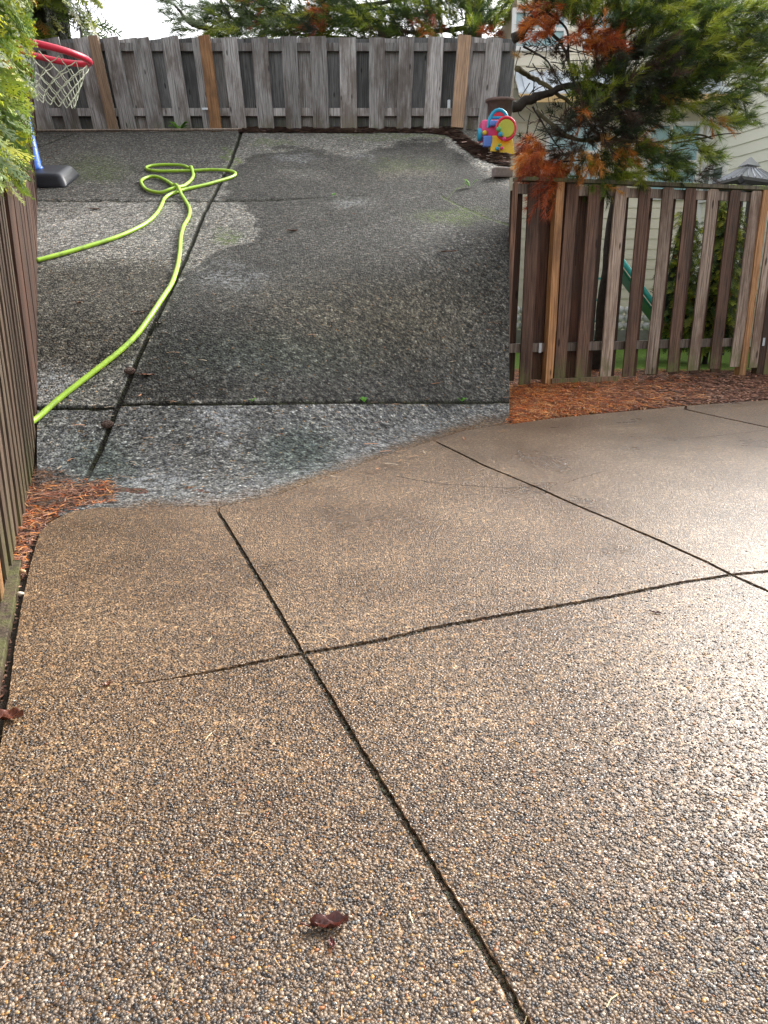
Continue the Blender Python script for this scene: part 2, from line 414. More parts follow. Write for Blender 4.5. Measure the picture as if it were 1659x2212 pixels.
# moist dirt and moss packed in the joints, a little below the slab faces
def packed(pts, wd, col, nper=260):
    P = spline([gp(*p) for p in pts], 14); V = []; Fs = []; CC = []
    seg = np.array([tuple(p) for p in P])
    for _ in range(nper*len(pts)):
        i = random.randrange(len(P)-1); t = random.random(); p = P[i].lerp(P[i+1], t)
        r = .0015+random.random()*.0045; ang = random.random()*6.28; dx, dy = random.gauss(0,wd*.6), random.gauss(0,wd*.6)
        b = len(V); c = random.choice(col)
        for k in range(4):
            a = ang+k*1.57; V.append((p.x+dx+r*math.cos(a)*random.uniform(.5,1.5), p.y+dy+r*math.sin(a), -.011+random.random()*.007-(.002 if k%2 else 0)))
            CC.append(c)
        Fs.append((b,b+1,b+2,b+3))
    return V, Fs, CC
VV, FF, CC = [], [], []
for pts, n_, w_ in ((JA1,260,.007),(JA2,420,.007),(JB,150,.009),(JB2,80,.009),(JC0[3:],150,.008),(JC1,300,.011),(JC2,120,.011),(JD,80,.014)):
    a, b, c = packed(pts, w_, [(.03,.02,.011),(.012,.008,.005),(.05,.038,.018),(.025,.03,.008),(.07,.035,.014)], n_)
    o = len(VV); VV += a; FF += [tuple(i+o for i in f) for f in b]; CC += c
link('joint_dirt', nmesh('joint_dirt', VV, FF, np.array(CC)), m_litter, patio, kind='stuff')

# -- rising part of the patio, grey, weathered and patchy
def polydist(u, v, P):
    """distance in photo points to a polyline"""
    d = np.full(u.shape, 1e9)
    for (a, b), (c, e) in zip(P[:-1], P[1:]):
        dx, dy = c-a, e-b; t = np.clip(((u-a)*dx+(v-b)*dy)/(dx*dx+dy*dy), 0, 1)
        d = np.minimum(d, np.hypot(u-a-t*dx, v-b-t*dy))
    return d
def inpoly(u, v, P):
    ins = np.zeros(u.shape, bool); n = len(P)
    for i in range(n):
        x1, y1 = P[i]; x2, y2 = P[(i+1) % n]
        c = ((y1 > v) != (y2 > v)) & (u < (x2-x1)*(v-y1)/((y2-y1) if y2 != y1 else 1e-9)+x1); ins ^= c
    return ins
def softpoly(u, v, P, s):
    d = polydist(u, v, P+[P[0]]); d = np.where(inpoly(u, v, P), d, -d); return sm(d/s/2+.5)
JE = [(522,280),(516,300),(498,350),(466,413),(440,462),(402,556),(375,612),(350,662),(310,745),(262,858),(240,912),(218,968),(182,1040)]
JG = [(70,433),(460,434),(560,433),(680,428),(800,422)]
JH1 = [(70,881),(200,882),(258,879)]; JH2 = [(258,872),(500,871),(700,868),(1030,868),(1110,866)]
JI = [(70,322),(120,303),(168,284)]
SB = [(70,287),(520,283),(700,284),(830,285),(930,287),(968,291),(985,303),(1002,320),(1030,338),(1060,350),(1110,362)]  # far edge of the slabs
us = np.arange(80, 1100.1, 2.0); nr = 470
U = np.zeros((len(us), nr)); Vv = U.copy(); X = U.copy(); Y = U.copy(); Z = U.copy()
for i, u in enumerate(us):
    ys = ystart(u); tt = np.concatenate([np.linspace(ys-.12, ys+3.2, 1500), np.linspace(ys+3.21, 15.6, 1500)])
    x, z, v = column(u, ys, tt); s_ = np.concatenate([[0], np.cumsum(np.abs(np.diff(v))+ np.diff(tt)*4)])
    yy = np.interp(np.linspace(0, s_[-1], nr), s_, tt); x, z, v = column(u, ys, yy)
    z = z - .012*(1-sm((yy-ys+.12)/.14))
    U[i] = u; Vv[i] = v; X[i] = x; Y[i] = yy; Z[i] = z
wob = (vnoise(X, Y, 9, 3)-.5)
eU = U + wob*3; eV = Vv + (vnoise(X+9, Y, 9, 3)-.5)*3
def jl(P, wd): return 1-sm((polydist(eU, eV, P)-wd*.5)/1.6)
wE = 2.6+2.6*np.clip((Vv-280)/600, 0, 1)
joint = np.maximum.reduce([1-sm((polydist(eU, eV, JE)-wE*.95)/1.8)*1.0, jl(JG, 1.8)*np.clip((760-U)/200, .25, .85), jl(JH1, 6), jl(JH2, 6), jl(JI, 1.5)*.7])
fadeE = np.clip((1055-Vv)/50, 0, 1); joint = joint*np.where(Vv > 990, fadeE, 1)
crack = jl([(955,425),(1000,449),(1050,470),(1100,486)], 2.5); crack2 = jl([(965,428),(985,408),(1010,398)], 1.2)*.6
far = np.interp(U, [p[0] for p in SB], [p[1] for p in SB]); beyond = sm((far-Vv+wob*3)/3+.5)   # past the slab edge
Z = Z - joint*.016*(np.clip(Y/6, .6, 1.6)) - crack*.006
Z = Z - beyond*.03
nA = vnoise(X, Y, 2.3, 5); nB = vnoise(X+31, Y+7, 6.5, 4); nC = vnoise(X+3, Y+50, 26, 3)
pu = U + (nA-.5)*70 + (nB-.5)*26; pv = Vv + (nB-.5)*26 + (nA-.5)*24
def blob(cu, cv, ru, rv, s=.35): return 1-sm((np.hypot((pu-cu)/ru, (pv-cv)/rv)-1+s)/(2*s))
dark = softpoly(pu, pv, [(520,338),(640,318),(760,338),(870,306),(960,302),(1010,348),(1120,400),(1120,872),(250,866),(300,770),(395,590),(440,567),(545,520),(552,470),(520,440),(478,430),(492,380)], 7)
dark2 = softpoly(pu, pv, [(60,575),(200,568),(372,566),(350,650),(290,765),(235,800),(60,790)], 22)
slabTL = softpoly(U, Vv, [(60,280),(515,283),(462,428),(60,432)], 3)
front = sm((Vv-872)/6)
tone = np.ones(U.shape)*1.0
tone = tone*1.28*(1-.70*dark)*(1-.55*dark2)*(1-.40*slabTL)
tone = tone + .16*blob(880,375,85,15)+.18*blob(668,380,55,9)+.20*blob(770,440,60,13)+.20*blob(800,680,190,75,.9)+.10*blob(560,630,120,30,.8)+.20*blob(980,600,110,130,.9)+.15*blob(700,790,200,40,.9)+.22*blob(1010,780,90,90,.9)+.14*blob(930,490,60,30,.8)+.25*blob(200,490,170,50,.8)
tone = tone + .13*blob(850,505,200,60,.9)*.6
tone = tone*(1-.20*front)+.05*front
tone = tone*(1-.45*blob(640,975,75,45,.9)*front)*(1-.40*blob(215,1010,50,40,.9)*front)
edgepale = softpoly(U, Vv, [(968,291),(1110,360),(1110,415),(1060,395),(1010,345),(962,302)], 8)  # paler strip along the far right slab edge
tone = tone + .45*edgepale
tone = tone*(.80+.40*nA)*(.84+.32*nB)*(.85+.3*nC)
band = sm((Vv-780)/60)*(1-sm((Vv-868)/4)); tone = tone + .05*band*(U > 250)
T = np.stack([tone*1.0, tone*.985, tone*.95], -1)
warm = np.clip(blob(800,680,220,90,.9)+.5*blob(880,375,85,15)+.5*dark2, 0, 1)[..., None]; T = T*(1+warm*np.array([.10,.03,-.14]))
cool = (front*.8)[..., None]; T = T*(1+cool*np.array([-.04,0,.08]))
grn = np.clip(blob(640,975,80,50,.9)*front+blob(560,770,200,40,.9)*.8+blob(220,1000,60,50,.9), 0, 1)[..., None]; T = T*(1+grn*np.array([-.12,.03,-.02]))
white = np.clip(blob(500,600,75,24,.7)*.55+blob(475,908,45,22,.6)*.8+blob(118,832,50,38,.6)*.9+blob(640,343,45,8,.6)*.55+blob(790,340,30,7,.6)*.6+blob(468,956,18,8,.5)*.8+blob(760,437,40,9,.6)*.5+blob(330,1035,70,26,.8)*.7+blob(150,1000,60,60,.9)*.25+blob(180,500,150,40,.9)*.2, 0, 1)
dF = Vv - np.interp(U, FC[:,0], FC[:,1])
white = np.clip(white + .5*np.exp(-((dF+28)/20)**2)*(U > 560)*(U < 960)*(.4+nA) + .6*np.exp(-((dF+22)/18)**2)*(U < 560)*(nA), 0, 1)
moss = np.clip(blob(482,512,26,16,.6)*.7+blob(498,345,7,24,.6)+blob(200,365,60,25,.8)*.5+blob(985,465,75,16,.8)*.8+crack*2+crack2+blob(590,310,50,7,.7)*.7+blob(880,360,70,14,.7)*.35+blob(860,292,140,8,.6)*.6+joint*.2*nA*(Vv < 470), 0, 1)
brown = sm((dF+34+wob*26)/46); brown = np.where(U < 330, brown*np.clip((U-230)/100, 0, 1), brown)
brown = np.maximum(brown, 0)
joint = joint*(1-brown)
rough = .80 - .10*dark - .05*dark2 - .05*front + .1*white - .35*brown
idx = np.arange(U.size).reshape(U.shape)
quads = np.stack([idx[:-1,:-1], idx[1:,:-1], idx[1:,1:], idx[:-1,1:]], -1).reshape(-1, 4)
qc = lambda A: (A[:-1,:-1]+A[1:,:-1]+A[1:,1:]+A[:-1,1:]).ravel()/4
qu, qv = qc(U), qc(Vv)
sideE = qu < np.interp(qv, [p[1] for p in JE], [p[0] for p in JE])
lev = np.where(qv < np.interp(qu, [p[0] for p in JG], [p[1] for p in JG]), 0, np.where(qv < np.interp(qu, [70,258,259,1110], [881,879,872,866]), 1, 2))
sid = lev*2+sideE
for k in range(6):
    q_ = quads[sid == k]; used, inv = np.unique(q_.ravel(), return_inverse=True)
    P3 = np.stack([X.ravel()[used], Y.ravel()[used], Z.ravel()[used]], -1)
    me = nmesh('concrete_slab', P3, inv.reshape(-1, 4), T.reshape(-1, 3)[used], True,
        {'brown': brown.ravel()[used], 'white': white.ravel()[used], 'moss': moss.ravel()[used], 'joint': joint.ravel()[used], 'rough': rough.ravel()[used]})
    link('concrete_slab', me, mat_upper, patio)
# side walls under the rising part
m_conc = flat('plain_concrete', (.26,.25,.235), .7, .25, 6, .004)
for i in (0, -1):
    V = []; Fs = []
    for j in range(0, nr, 10):
        x, y, z = X[i,j], Y[i,j], Z[i,j]; V += [(x,y,z-.002),(x,y,-.05)]
        if j: n = len(V); Fs.append((n-4,n-3,n-1,n-2))
    link('retaining_wall', nmesh('retaining_wall', V, Fs), m_conc, patio)
V = []
x0, x1 = X[0,-1], X[-1,-1]
link('retaining_wall', nmesh('retaining_wall', [(x0,15.6,Z[0,-1]),(x1,15.6,Z[-1,-1]),(x1,15.6,-.05),(x0,15.6,-.05)], [(0,1,2,3)]), m_conc, patio)

# ------------------------------------------------------------------ mulch beds
PAT = np.array([(gp(u,v).x, gp(u,v).y) for u, v in [(250,1090),(150,1106),(110,1127),(86,1150),(74,1190),(63,1230),(46,1310),(31,1400),(20,1497),(8,1560),(-12,1700),(-120,2300),(1800,2300),(1800,845),(1659,864),(1484,876),(1380,886),(1280,895),(1190,904),(1100,917),(1000,926),(770,1000),(480,1088)]])
def sdist(x, y):
    P = [tuple(p) for p in PAT]; d = polydist(x, y, P+[P[0]]); return np.where(inpoly(x, y, P), -d, d)
def bedz(x, y): 
    s_ = sdist(x, y); return -.055+.045*sm(s_/.05)+sm(s_/.3)*(.02*vnoise(x, y, 3, 3)+.012*vnoise(x, y, 22, 2))
mulch_m = NT('bark_mulch'); v_ = mulch_m.coord(); f_ = mulch_m.noise(v_, 60, 6, .7)
vo_ = mulch_m.n('ShaderNodeTexVoronoi'); vo_.inputs['Scale'].default_value = 45; mulch_m.l(v_, vo_.inputs['Vector'])
mulch_m.set(Base_Color=mulch_m.mix(.6, mulch_m.ramp(f_, [(.35,(.035,.016,.009)),(.55,(.14,.055,.022)),(.75,(.3,.11,.03))]), vo_.outputs['Color'], 'MULTIPLY'), Roughness=.7)
mulch_m.bump(mulch_m.math('ADD', f_, vo_.outputs['Distance']), .015)
def bed(name, x0, x1, y0, y1, st, **k):
    xs = np.arange(x0, x1, st); ys = np.arange(y0, y1, st); A, B = np.meshgrid(xs, ys, indexing='ij'); Zb = bedz(A, B)
    idx = np.arange(A.size).reshape(A.shape); q_ = np.stack([idx[:-1,:-1], idx[1:,:-1], idx[1:,1:], idx[:-1,1:]], -1).reshape(-1,4)
    sdq = sdist(A, B).ravel()[q_[:,0]]; q_ = q_[sdq > -.08]
    used, inv = np.unique(q_.ravel(), return_inverse=True)
    link(name, nmesh(name, np.stack([A, B, Zb], -1).reshape(-1,3)[used], inv.reshape(-1,4), None, True), mulch_m.m, **k)
bed('mulch_bed', .9, 5.5, 5.6, 9.6, .04, kind='structure')
bed('mulch_bed', -2.6, -.9, 1.4, 5.0, .03, kind='structure')
def scatter(name, n, region, cols, ln=(.04,.09), wd=.0035, zfun=None, **k):
    V = []; Fs = []; CC = []; cnt = 0; tries = 0
    while cnt < n and tries < n*6:
        tries += 1
        p = region()
        if p is None: continue
        x, y, z = p; a = random.random()*6.283; L = random.uniform(*ln); c = random.choice(cols); j = random.uniform(.7,1.25)
        dx, dy = math.cos(a), math.sin(a); t1, t2 = random.uniform(-.2,.35)*L, random.uniform(-.25,.25)*L
        b = len(V); w2 = wd*random.uniform(.6,1.3)
        zz = z+.003+random.random()*.012*(1 if L > .03 else .2)
        for s_, hh, bend in ((-.5, 0, 0), (0, abs(t1)*.35, t2*.3), (.5, abs(t1)*.1, 0)):
            cx, cy = x+dx*L*s_-dy*bend, y+dy*L*s_+dx*bend
            V += [(cx-dy*w2/2, cy+dx*w2/2, zz+hh), (cx+dy*w2/2, cy-dx*w2/2, zz+hh+.001)]
            CC += [tuple(q*j for q in c)]*2
        Fs += [(b,b+1,b+3,b+2),(b+2,b+3,b+5,b+4)]; cnt += 1
    return link(name, nmesh(name, V, Fs, np.array(CC)), m_litter, **k)
NEED = [(.64,.17,.035),(.50,.12,.03),(.74,.27,.06),(.34,.09,.03),(.20,.06,.028),(.50,.26,.11),(.72,.35,.13)]
CHIP = [(.25,.10,.06),(.14,.06,.04),(.35,.16,.09),(.45,.25,.17),(.09,.045,.03)]
def inbed(u0, u1, v0, v1, thr=.0, mode=None):
    def f():
        p = gp(random.uniform(u0,u1) if mode is None else random.triangular(u0,u1,mode), random.uniform(v0,v1)); s_ = float(sdist(np.array([p.x]), np.array([p.y]))[0])
        if s_ < thr: return None
        return p.x, p.y, float(bedz(np.array([p.x]), np.array([p.y]))[0])
    return f
scatter('pine_needle_litter', 10500, inbed(1085,1560,800,930,-.02,1120), NEED+NEED+CHIP[:2], (.06,.14), .006, kind='stuff')
scatter('pine_needle_litter', 3500, inbed(-30,250,1000,1240,-.02), NEED+CHIP+CHIP, (.03,.08), .004, kind='stuff')
scatter('bark_chips', 8000, inbed(1180,1900,800,895,-.01,1620), CHIP, (.025,.07), .015, kind='stuff')
scatter('bark_chips', 1200, inbed(1085,1420,800,925,.0), CHIP, (.02,.05), .012, kind='stuff')
scatter('bark_chips', 1500, inbed(-30,200,1000,1500,.0), CHIP, (.012,.03), .01, kind='stuff')
# sparse bits on the brown slabs
def onslab(u0,u1,v0,v1):
    def f():
        p = gp(random.uniform(u0,u1), random.uniform(v0,v1))
        return (p.x,p.y,0) if float(sdist(np.array([p.x]), np.array([p.y]))[0]) < 0 else None
    return f
scatter('slab_litter', 170, onslab(0,1659,1110,2212), [(.5,.3,.12),(.35,.16,.07),(.5,.42,.25)], (.012,.035), .0016, kind='stuff')
# brick-red mulch lying against the far fence, past the grey slabs
def farbed():
    u = random.uniform(520,1099); f = np.interp(u, [p[0] for p in SB], [p[1] for p in SB]); v = random.uniform(f-26 if u > 800 else f-9, f+1 if u > 800 else f+3)
    p = up(u, v); return p.x, p.y, p.z-.012
scatter('leaf_mulch', 3600, farbed, [(.32,.22,.18),(.42,.29,.23),(.22,.15,.13),(.55,.43,.36),(.17,.13,.115)], (.06,.20), .06, kind='stuff')
def lowerleft():
    u = 80+abs(random.gauss(0,42)); v = random.uniform(1015,1095)
    p = up(u, v); return (p.x,p.y,p.z) if random.random() < 1-(u-80)/150+(v-1060)/120 else None
scatter('pine_needle_litter', 700, lowerleft, [(.16,.08,.05),(.22,.10,.05),(.12,.08,.06),(.28,.15,.08),(.14,.13,.12),(.07,.05,.04)], (.03,.08), .005, kind='stuff')
def anyup():
    p = up(random.uniform(82,1098), random.uniform(295,1060)**1.0); return p.x,p.y,p.z
scatter('fallen_bits', 260, anyup, [(.35,.2,.1),(.22,.13,.08),(.45,.36,.25),(.5,.22,.1)], (.03,.10), .008, kind='stuff')
# pebbles standing proud of the near slabs
def pebble_field(n, v0, v1):
    ico = bmesh.new(); bmesh.ops.create_icosphere(ico, subdivisions=1, radius=1); bv = np.array([tuple(v.co) for v in ico.verts]); bf = np.array([[q.index for q in f.verts] for f in ico.faces]); ico.free()
    ncol = np.array([(.05,.04,.035),(.025,.022,.022),(.13,.09,.06),(.19,.135,.09),(.27,.20,.14),(.34,.18,.05),(.26,.10,.035),(.08,.055,.04),(.42,.35,.27),(.06,.06,.062)]); wt = np.array([.17,.11,.18,.18,.11,.03,.012,.14,.02,.05]); wt /= wt.sum()
    V = []; CC = []; Fs = []; k = 0
    y0, y1 = gp(800,v1).y, gp(800,v0).y
    jl_ = [np.array([(gp(*p).x, gp(*p).y) for p in J]) for J in (JA1,JA2,JC0,JC1)]
    # density ~ 1/y^2 so that each stone takes about the same room in sight
    r_ = rng.random(n); ys = 1/(1/y0-(1/y0-1/y1)*r_); dep = ys*cp+H*sp; xs = (rng.random(n)*1.08-.54)*dep
    ok = sdist(xs, ys) < -.012
    fade = np.clip((gp(800,1200).y-ys)/(gp(800,1200).y-gp(800,1800).y), 0, 1); ok &= rng.random(n) < .06+.94*fade
    for J in jl_: ok &= polydist(xs, ys, [tuple(p) for p in J]) > .012
    xs, ys = xs[ok], ys[ok]; m = len(xs)
    rad = .0019+.0022*rng.random(m)**1.6; asp = 1+.7*rng.random(m); ang = rng.random(m)*6.283; fl = .35+.35*rng.random(m)
    ca, sa = np.cos(ang), np.sin(ang)
    B = bv[None]*np.stack([rad*asp, rad, rad*fl], -1)[:, None]; B = B*(1+.25*(rng.random(B.shape)-.5))
    Xb = B[...,0]*ca[:,None]-B[...,1]*sa[:,None]+xs[:,None]; Yb = B[...,0]*sa[:,None]+B[...,1]*ca[:,None]+ys[:,None]; Zb = B[...,2]+(rad*.12)[:,None]
    V = np.stack([Xb,Yb,Zb], -1).reshape(-1,3); F_ = (bf[None]+np.arange(m)[:,None,None]*len(bv)).reshape(-1,3)
    ci = rng.choice(len(ncol), m, p=wt); cc = ncol[ci]*(.75+.5*rng.random((m,1))); col = np.repeat(cc, len(bv), 0)
    s = NT('wet_pebble'); s.set(Base_Color=s.attr('col'), Roughness=.42)
    link('pebble_stones', nmesh('pebble_stones', V, F_, col, True), s.m, patio, kind='stuff')
pebble_field(60000, 1190, 2240)

# ------------------------------------------------------------------ fences
_bc = {}
def board_mesh(wd, th, ht, var=0, dog=True):
    """a weathered upright board, foot at z=0"""
    key = (round(wd,3), round(th,3), round(ht,2), var, dog)
    if key in _bc: return _bc[key]
    rr = random.Random(hash(key) & 0xffff); c = .018 if dog else 0; n = 4; V = []; Fs = []
    zs = [0, ht*.33, ht*.66, ht-c-.001, ht]
    for i, z in enumerate(zs):
        wx = wd/2 - (c if i == len(zs)-1 else 0); bow = rr.uniform(-.006,.006) if 0 < i < 4 else 0; by = rr.uniform(-.004,.004)
        for x, y in ((-wx,-th/2),(wx,-th/2),(wx,th/2),(-wx,th/2)): V.append((x+bow+rr.uniform(-.0015,.0015), y+by, z+(rr.uniform(-.006,.006) if i == 0 else 0)))
    for i in range(4):
        for k in range(4): Fs.append((i*4+k, i*4+(k+1)%4, (i+1)*4+(k+1)%4, (i+1)*4+k))
    Fs += [(3,2,1,0),(16,17,18,19)]
    mb = MB(); mb.add(V, Fs); me = mb.mesh('board'); _bc[key] = me; return me
def put(name, me, mat, parent, loc, rz=0, rx=0, ry=0, **k):
    me2 = me
    o = bpy.data.objects.new(name, me2)
    if not me2.materials: me2.materials.append(mat)
    if me2.materials[0] != mat:
        o.material_slots[0].link = 'OBJECT'; o.material_slots[0].material = mat
    C.objects.link(o); o.parent = parent; o.location = loc; o.rotation_euler = (rx, ry, rz); return tag(o, **k)
# right fence (shadow-box), parallel to the patio's far edge
P0 = gp(1100, 834); P1 = gp(1659, 810); fd = (P1-P0).normalized(); frz = math.atan2(fd.y, fd.x); fn = Vector((fd.y, -fd.x, 0))   # fn towards camera
fence = empty('wooden_fence', P0, frz, label='brown wet cedar fence with mossy cap behind the red mulch, overhung by the pine', cat='fence')
def onf(u, v=620):        # run along the fence where sight line u meets it at height v
    a, dy, dz = ray(u, v); t = (P0.x*fn.x+P0.y*fn.y)/(a*fn.x+dy*fn.y)
    return (Vector((a*t, dy*t, 0))-P0).dot(fd), H+dz*t
FH = 2.0
frontu = [(1105,'b'),(1149,'b'),(1228,'b'),(1277,'b'),(1333,'m'),(1384,'m'),(1436,'m'),(1485,'m'),(1532,'p'),(1581,'m'),(1628,'p')]
capz = onf(1400, 398)[1]
for i, (u, k) in enumerate(frontu):
    s_, _ = onf(u, 418); wd = .135 if i else .05; zb = [.0,.0,.03,.04,.05,.06,.07,.09,.10,.11,.12][i]
    ht = capz-.03-zb
    matf = {'b': W_brown, 'm': W_brown if i % 2 else W_pale, 'p': W_pale}[k]
    put('picket', board_mesh(wd, .019, ht, i % 4), matf, fence, (s_, -.055, zb), ry=random.uniform(-.006,.006))
rl = [onf(1104,620)[0], onf(1640,620)[0]]
ss = [onf(u, 418)[0] for u, _ in frontu]
for i in range(len(ss)-1):
    mid = (ss[i]+ss[i+1])/2
    put('picket', board_mesh(.13, .019, capz-.1-.05, i % 4, False), W_dark, fence, (mid-.028, .055, .05))
    if i in (1,2): put('picket', board_mesh(.135, .019, capz-.1-.05, 3, False), W_dark, fence, (mid+.085, .055, .05))
zt = onf(1400, 418)[1]; zl = onf(1400, 744)[1]
for z_ in (zt, zl):
    mb = MB()
    cuts = [rl[0], onf(1204,620)[0]-.045]
    MB().box(((cuts[0]+cuts[1])/2, 0, z_), (cuts[1]-cuts[0], .04, .09)).build('rail', W_rail, fence)
    a, b = cuts[1]+.09, onf(1608,620)[0]-.05
    MB().box(((a+b)/2, 0, z_+.0), (b-a, .04, .09)).build('rail', W_rail, fence)
moss_m = wood('mossy_cap_wood', (.09,.075,.055), (.22,.19,.13), .0, sf=.5, stain=(.13,.17,.02))
MB().box(((rl[0]+rl[1])/2, 0, capz), (rl[1]-rl[0], .15, .035)).build('cap_board', moss_m, fence)
# moss cushions on the cap
V = []; Fs = []; CC = []
for _ in range(1500):
    s_ = random.random()**.55*(rl[1]-rl[0])+rl[0]; b = len(V); x = s_; y = random.uniform(-.07,.05); z = capz+.017; r = random.uniform(.006,.02)
    if vnoise(np.array([s_*7]), np.array([0.]), 1, 2)[0] < .45: continue
    c = random.choice([(.22,.30,.03),(.14,.2,.03),(.32,.40,.05),(.1,.12,.03)])
    for k in range(4): V.append((x+r*math.cos(k*1.57)*1.6, y+r*math.sin(k*1.57), z)); CC.append(c)
    V.append((x, y, z+r*.55)); CC.append(c)
    Fs += [(b,b+1,b+4),(b+1,b+2,b+4),(b+2,b+3,b+4),(b+3,b,b+4)]
link('moss', nmesh('moss', V, Fs, np.array(CC)), m_litter, fence, kind='stuff')
def post(u, mat, h, wd=.09, lab=None, y=0, zb=-.02):
    s_ = onf(u, 620)[0]; return put('post', board_mesh(wd, .09, h-zb, 9, False), mat, fence, (s_, y, zb), label=lab)
post(1190, W_orange, capz-.02, .085, 'new orange cedar post', -.035)
post(1618, W_orange, capz-.02, .085, 'new orange cedar post at the right end', -.035)
post(1204, W_dark, capz-.02, .05, 'dark side of the post', .03)
MB().box((onf(1163,742)[0], -.045, zl), (.03,.004,.1)).build('bracket', m_steel, fence)
MB().box((onf(1638,742)[0], -.08, zl), (.03,.004,.09)).build('bracket', m_steel, fence)
a, b = onf(1182,820)[0], onf(1325,815)[0]
MB().box(((a+b)/2, -.09, .035), (b-a, .03, .075)).build('kick_board', W_brown, fence, bevel=.004)
# gate / next panel at the right edge
gate = empty('gate_panel', P0, frz, label='plain board panel with a dark post at the right end of the mulch bed', cat='gate')
s0 = onf(1648,560)[0]
put('board', board_mesh(.14,.02,capz-.1,1), W_pale, gate, (s0+.02, -.06, .10))
put('post', board_mesh(.09,.09,capz-.0,8,False), W_dark, gate, (onf(1668,560)[0]-.02, -.03, 0))
for k in range(8): put('board', board_mesh(.14,.02,capz-.04,k%4), W_pale if k%2 else W_brown, gate, (onf(1668,560)[0]+.11+k*.145, -.06, .02))
MB().box((s0+.75, 0, zl), (1.3,.04,.09)).build('rail', W_rail, gate); MB().box((s0+.75, 0, zt), (1.3,.04,.09)).build('rail', W_rail, gate)

# left fence, running away beside the patio
L0 = gp(0, 1338); L1 = gp(84, 985); ld = (L1-L0).normalized(); L0 = L0+Vector((-ld.y, ld.x, 0))*.06; lrz = math.atan2(ld.y, ld.x)
lf = empty('side_fence', L0, lrz, label='weathered shadow-box fence along the left edge of the brown patio', cat='fence')
run = (L1-L0).length; stp = .185; n0 = -8; n1 = int(run/stp)+1
for i in range(n0, n1):
    s_ = i*stp
    om = (i == 1)
    put('picket', board_mesh(.10, .02, 2.0, i % 4), W_orange if om else W_left, lf, (s_, -.05, .0+.01*(i%3)), label='orange new board' if om else None, ry=random.uniform(-.008,.008))
    put('picket', board_mesh(.13, .02, 1.96, (i+1) % 4, False), W_dark, lf, (s_+.08, .06, .02))
for z_ in (.35, 1.05, 1.85): MB().box(((n0+n1)/2*stp, .005, z_), ((n1-n0)*stp, .04, .09)).build('rail', W_dark, lf)
# dark stepped fence up the left side of the rising part
us_ = empty('stepped_fence', (0,0,0), label='dark brown board fence climbing the left side of the grey patio under the cedar hedge', cat='fence')
yy = 5.05
while yy < 14.4:
    i = int(np.argmin(abs(Y[0]-yy))); x, z = X[0,i]-.002, Z[0,i]
    a = math.atan2(1, (X[0,min(i+6,nr-1)]-X[0,max(i-6,0)])/(Y[0,min(i+6,nr-1)]-Y[0,max(i-6,0)]))
    put('board', board_mesh(.24,.025,2.1, int(yy*7)%4, False), W_dark, us_, (x-.012, yy, z-.35), rz=a)
    yy += .235
i = int(np.argmin(abs(Y[0]-5.0))); xq = X[0,i]
for k in range(6): put('board', board_mesh(.20,.025,2.15,k%4,False), W_dark, us_, (xq-.13-k*.205, 5.0+.01*(k%2), .02))
# rear fence
P_rear = [up(80,285), up(1098,270)]
yr = 14.5
rf = empty('rear_fence', (0,0,0), label='grey weathered board fence along the top edge of the grey patio', cat='fence')
def rz_(u, v): return at(u, v, yr)
rh = 3
k = 0; lean = lambda u: -(u-790)*.00042+(u-829)*.00015
base_v = lambda u: np.interp(u, [80,520,830,985,1099], [287,281,276,268,266])
for k in range(18):
    u = 105+59*k
    if u > 1095: break
    pb = rz_(u, base_v(u)-1); pt = rz_(u, 80); pb.z -= .12; wd = .265+random.uniform(-.02,.02); h = pt.z-pb.z+random.uniform(-.01,.01)
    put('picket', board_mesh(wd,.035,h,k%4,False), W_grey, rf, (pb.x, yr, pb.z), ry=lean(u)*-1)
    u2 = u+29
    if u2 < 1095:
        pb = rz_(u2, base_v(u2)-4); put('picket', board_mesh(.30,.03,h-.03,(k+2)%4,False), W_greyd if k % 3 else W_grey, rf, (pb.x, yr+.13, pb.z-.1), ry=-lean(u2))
for u, m_, wd, lab in ((250,W_tan,.15,'tan new post'),(470,W_orange,.18,'orange new post with steel hinge'),(987,W_tan,.21,'wide tan new post beside the toy')):
    pb = rz_(u, base_v(u)+2); pt = rz_(u, 79)
    put('post', board_mesh(wd,.10,pt.z-pb.z+.05,9,False), m_, rf, (pb.x, yr-.06, pb.z-.05), ry=-lean(u), label=lab)
zr_ = rz_(600, 241).z; xa, xb = rz_(80,241).x-.1, rz_(1099,241).x
MB().box(((xa+xb)/2, yr+.065, zr_), (xb-xa,.07,.12)).build('rail', W_grey, rf)
MB().box(((xa+xb)/2, yr+.065, rz_(600,100).z), (xb-xa,.07,.12)).build('rail', W_grey, rf)
p = rz_(453,240); MB().box((p.x, yr-.09, p.z+.02), (.22,.01,.03)).box((p.x+.12, yr-.09, p.z), (.07,.01,.22)).build('hinge', m_steel, rf)
p = rz_(983-14,227); MB().box((p.x, yr-.06, p.z), (.05,.03,.14)).build('bracket', m_steel, rf, bevel=.01)
# pale kick plank at the fence foot
a, b = up(80,284), up(522,281)
MB().tube([a+Vector((0,0,.01)), b+Vector((0,0,.01))], .022, 4).build('kick_board', W_rail, rf)

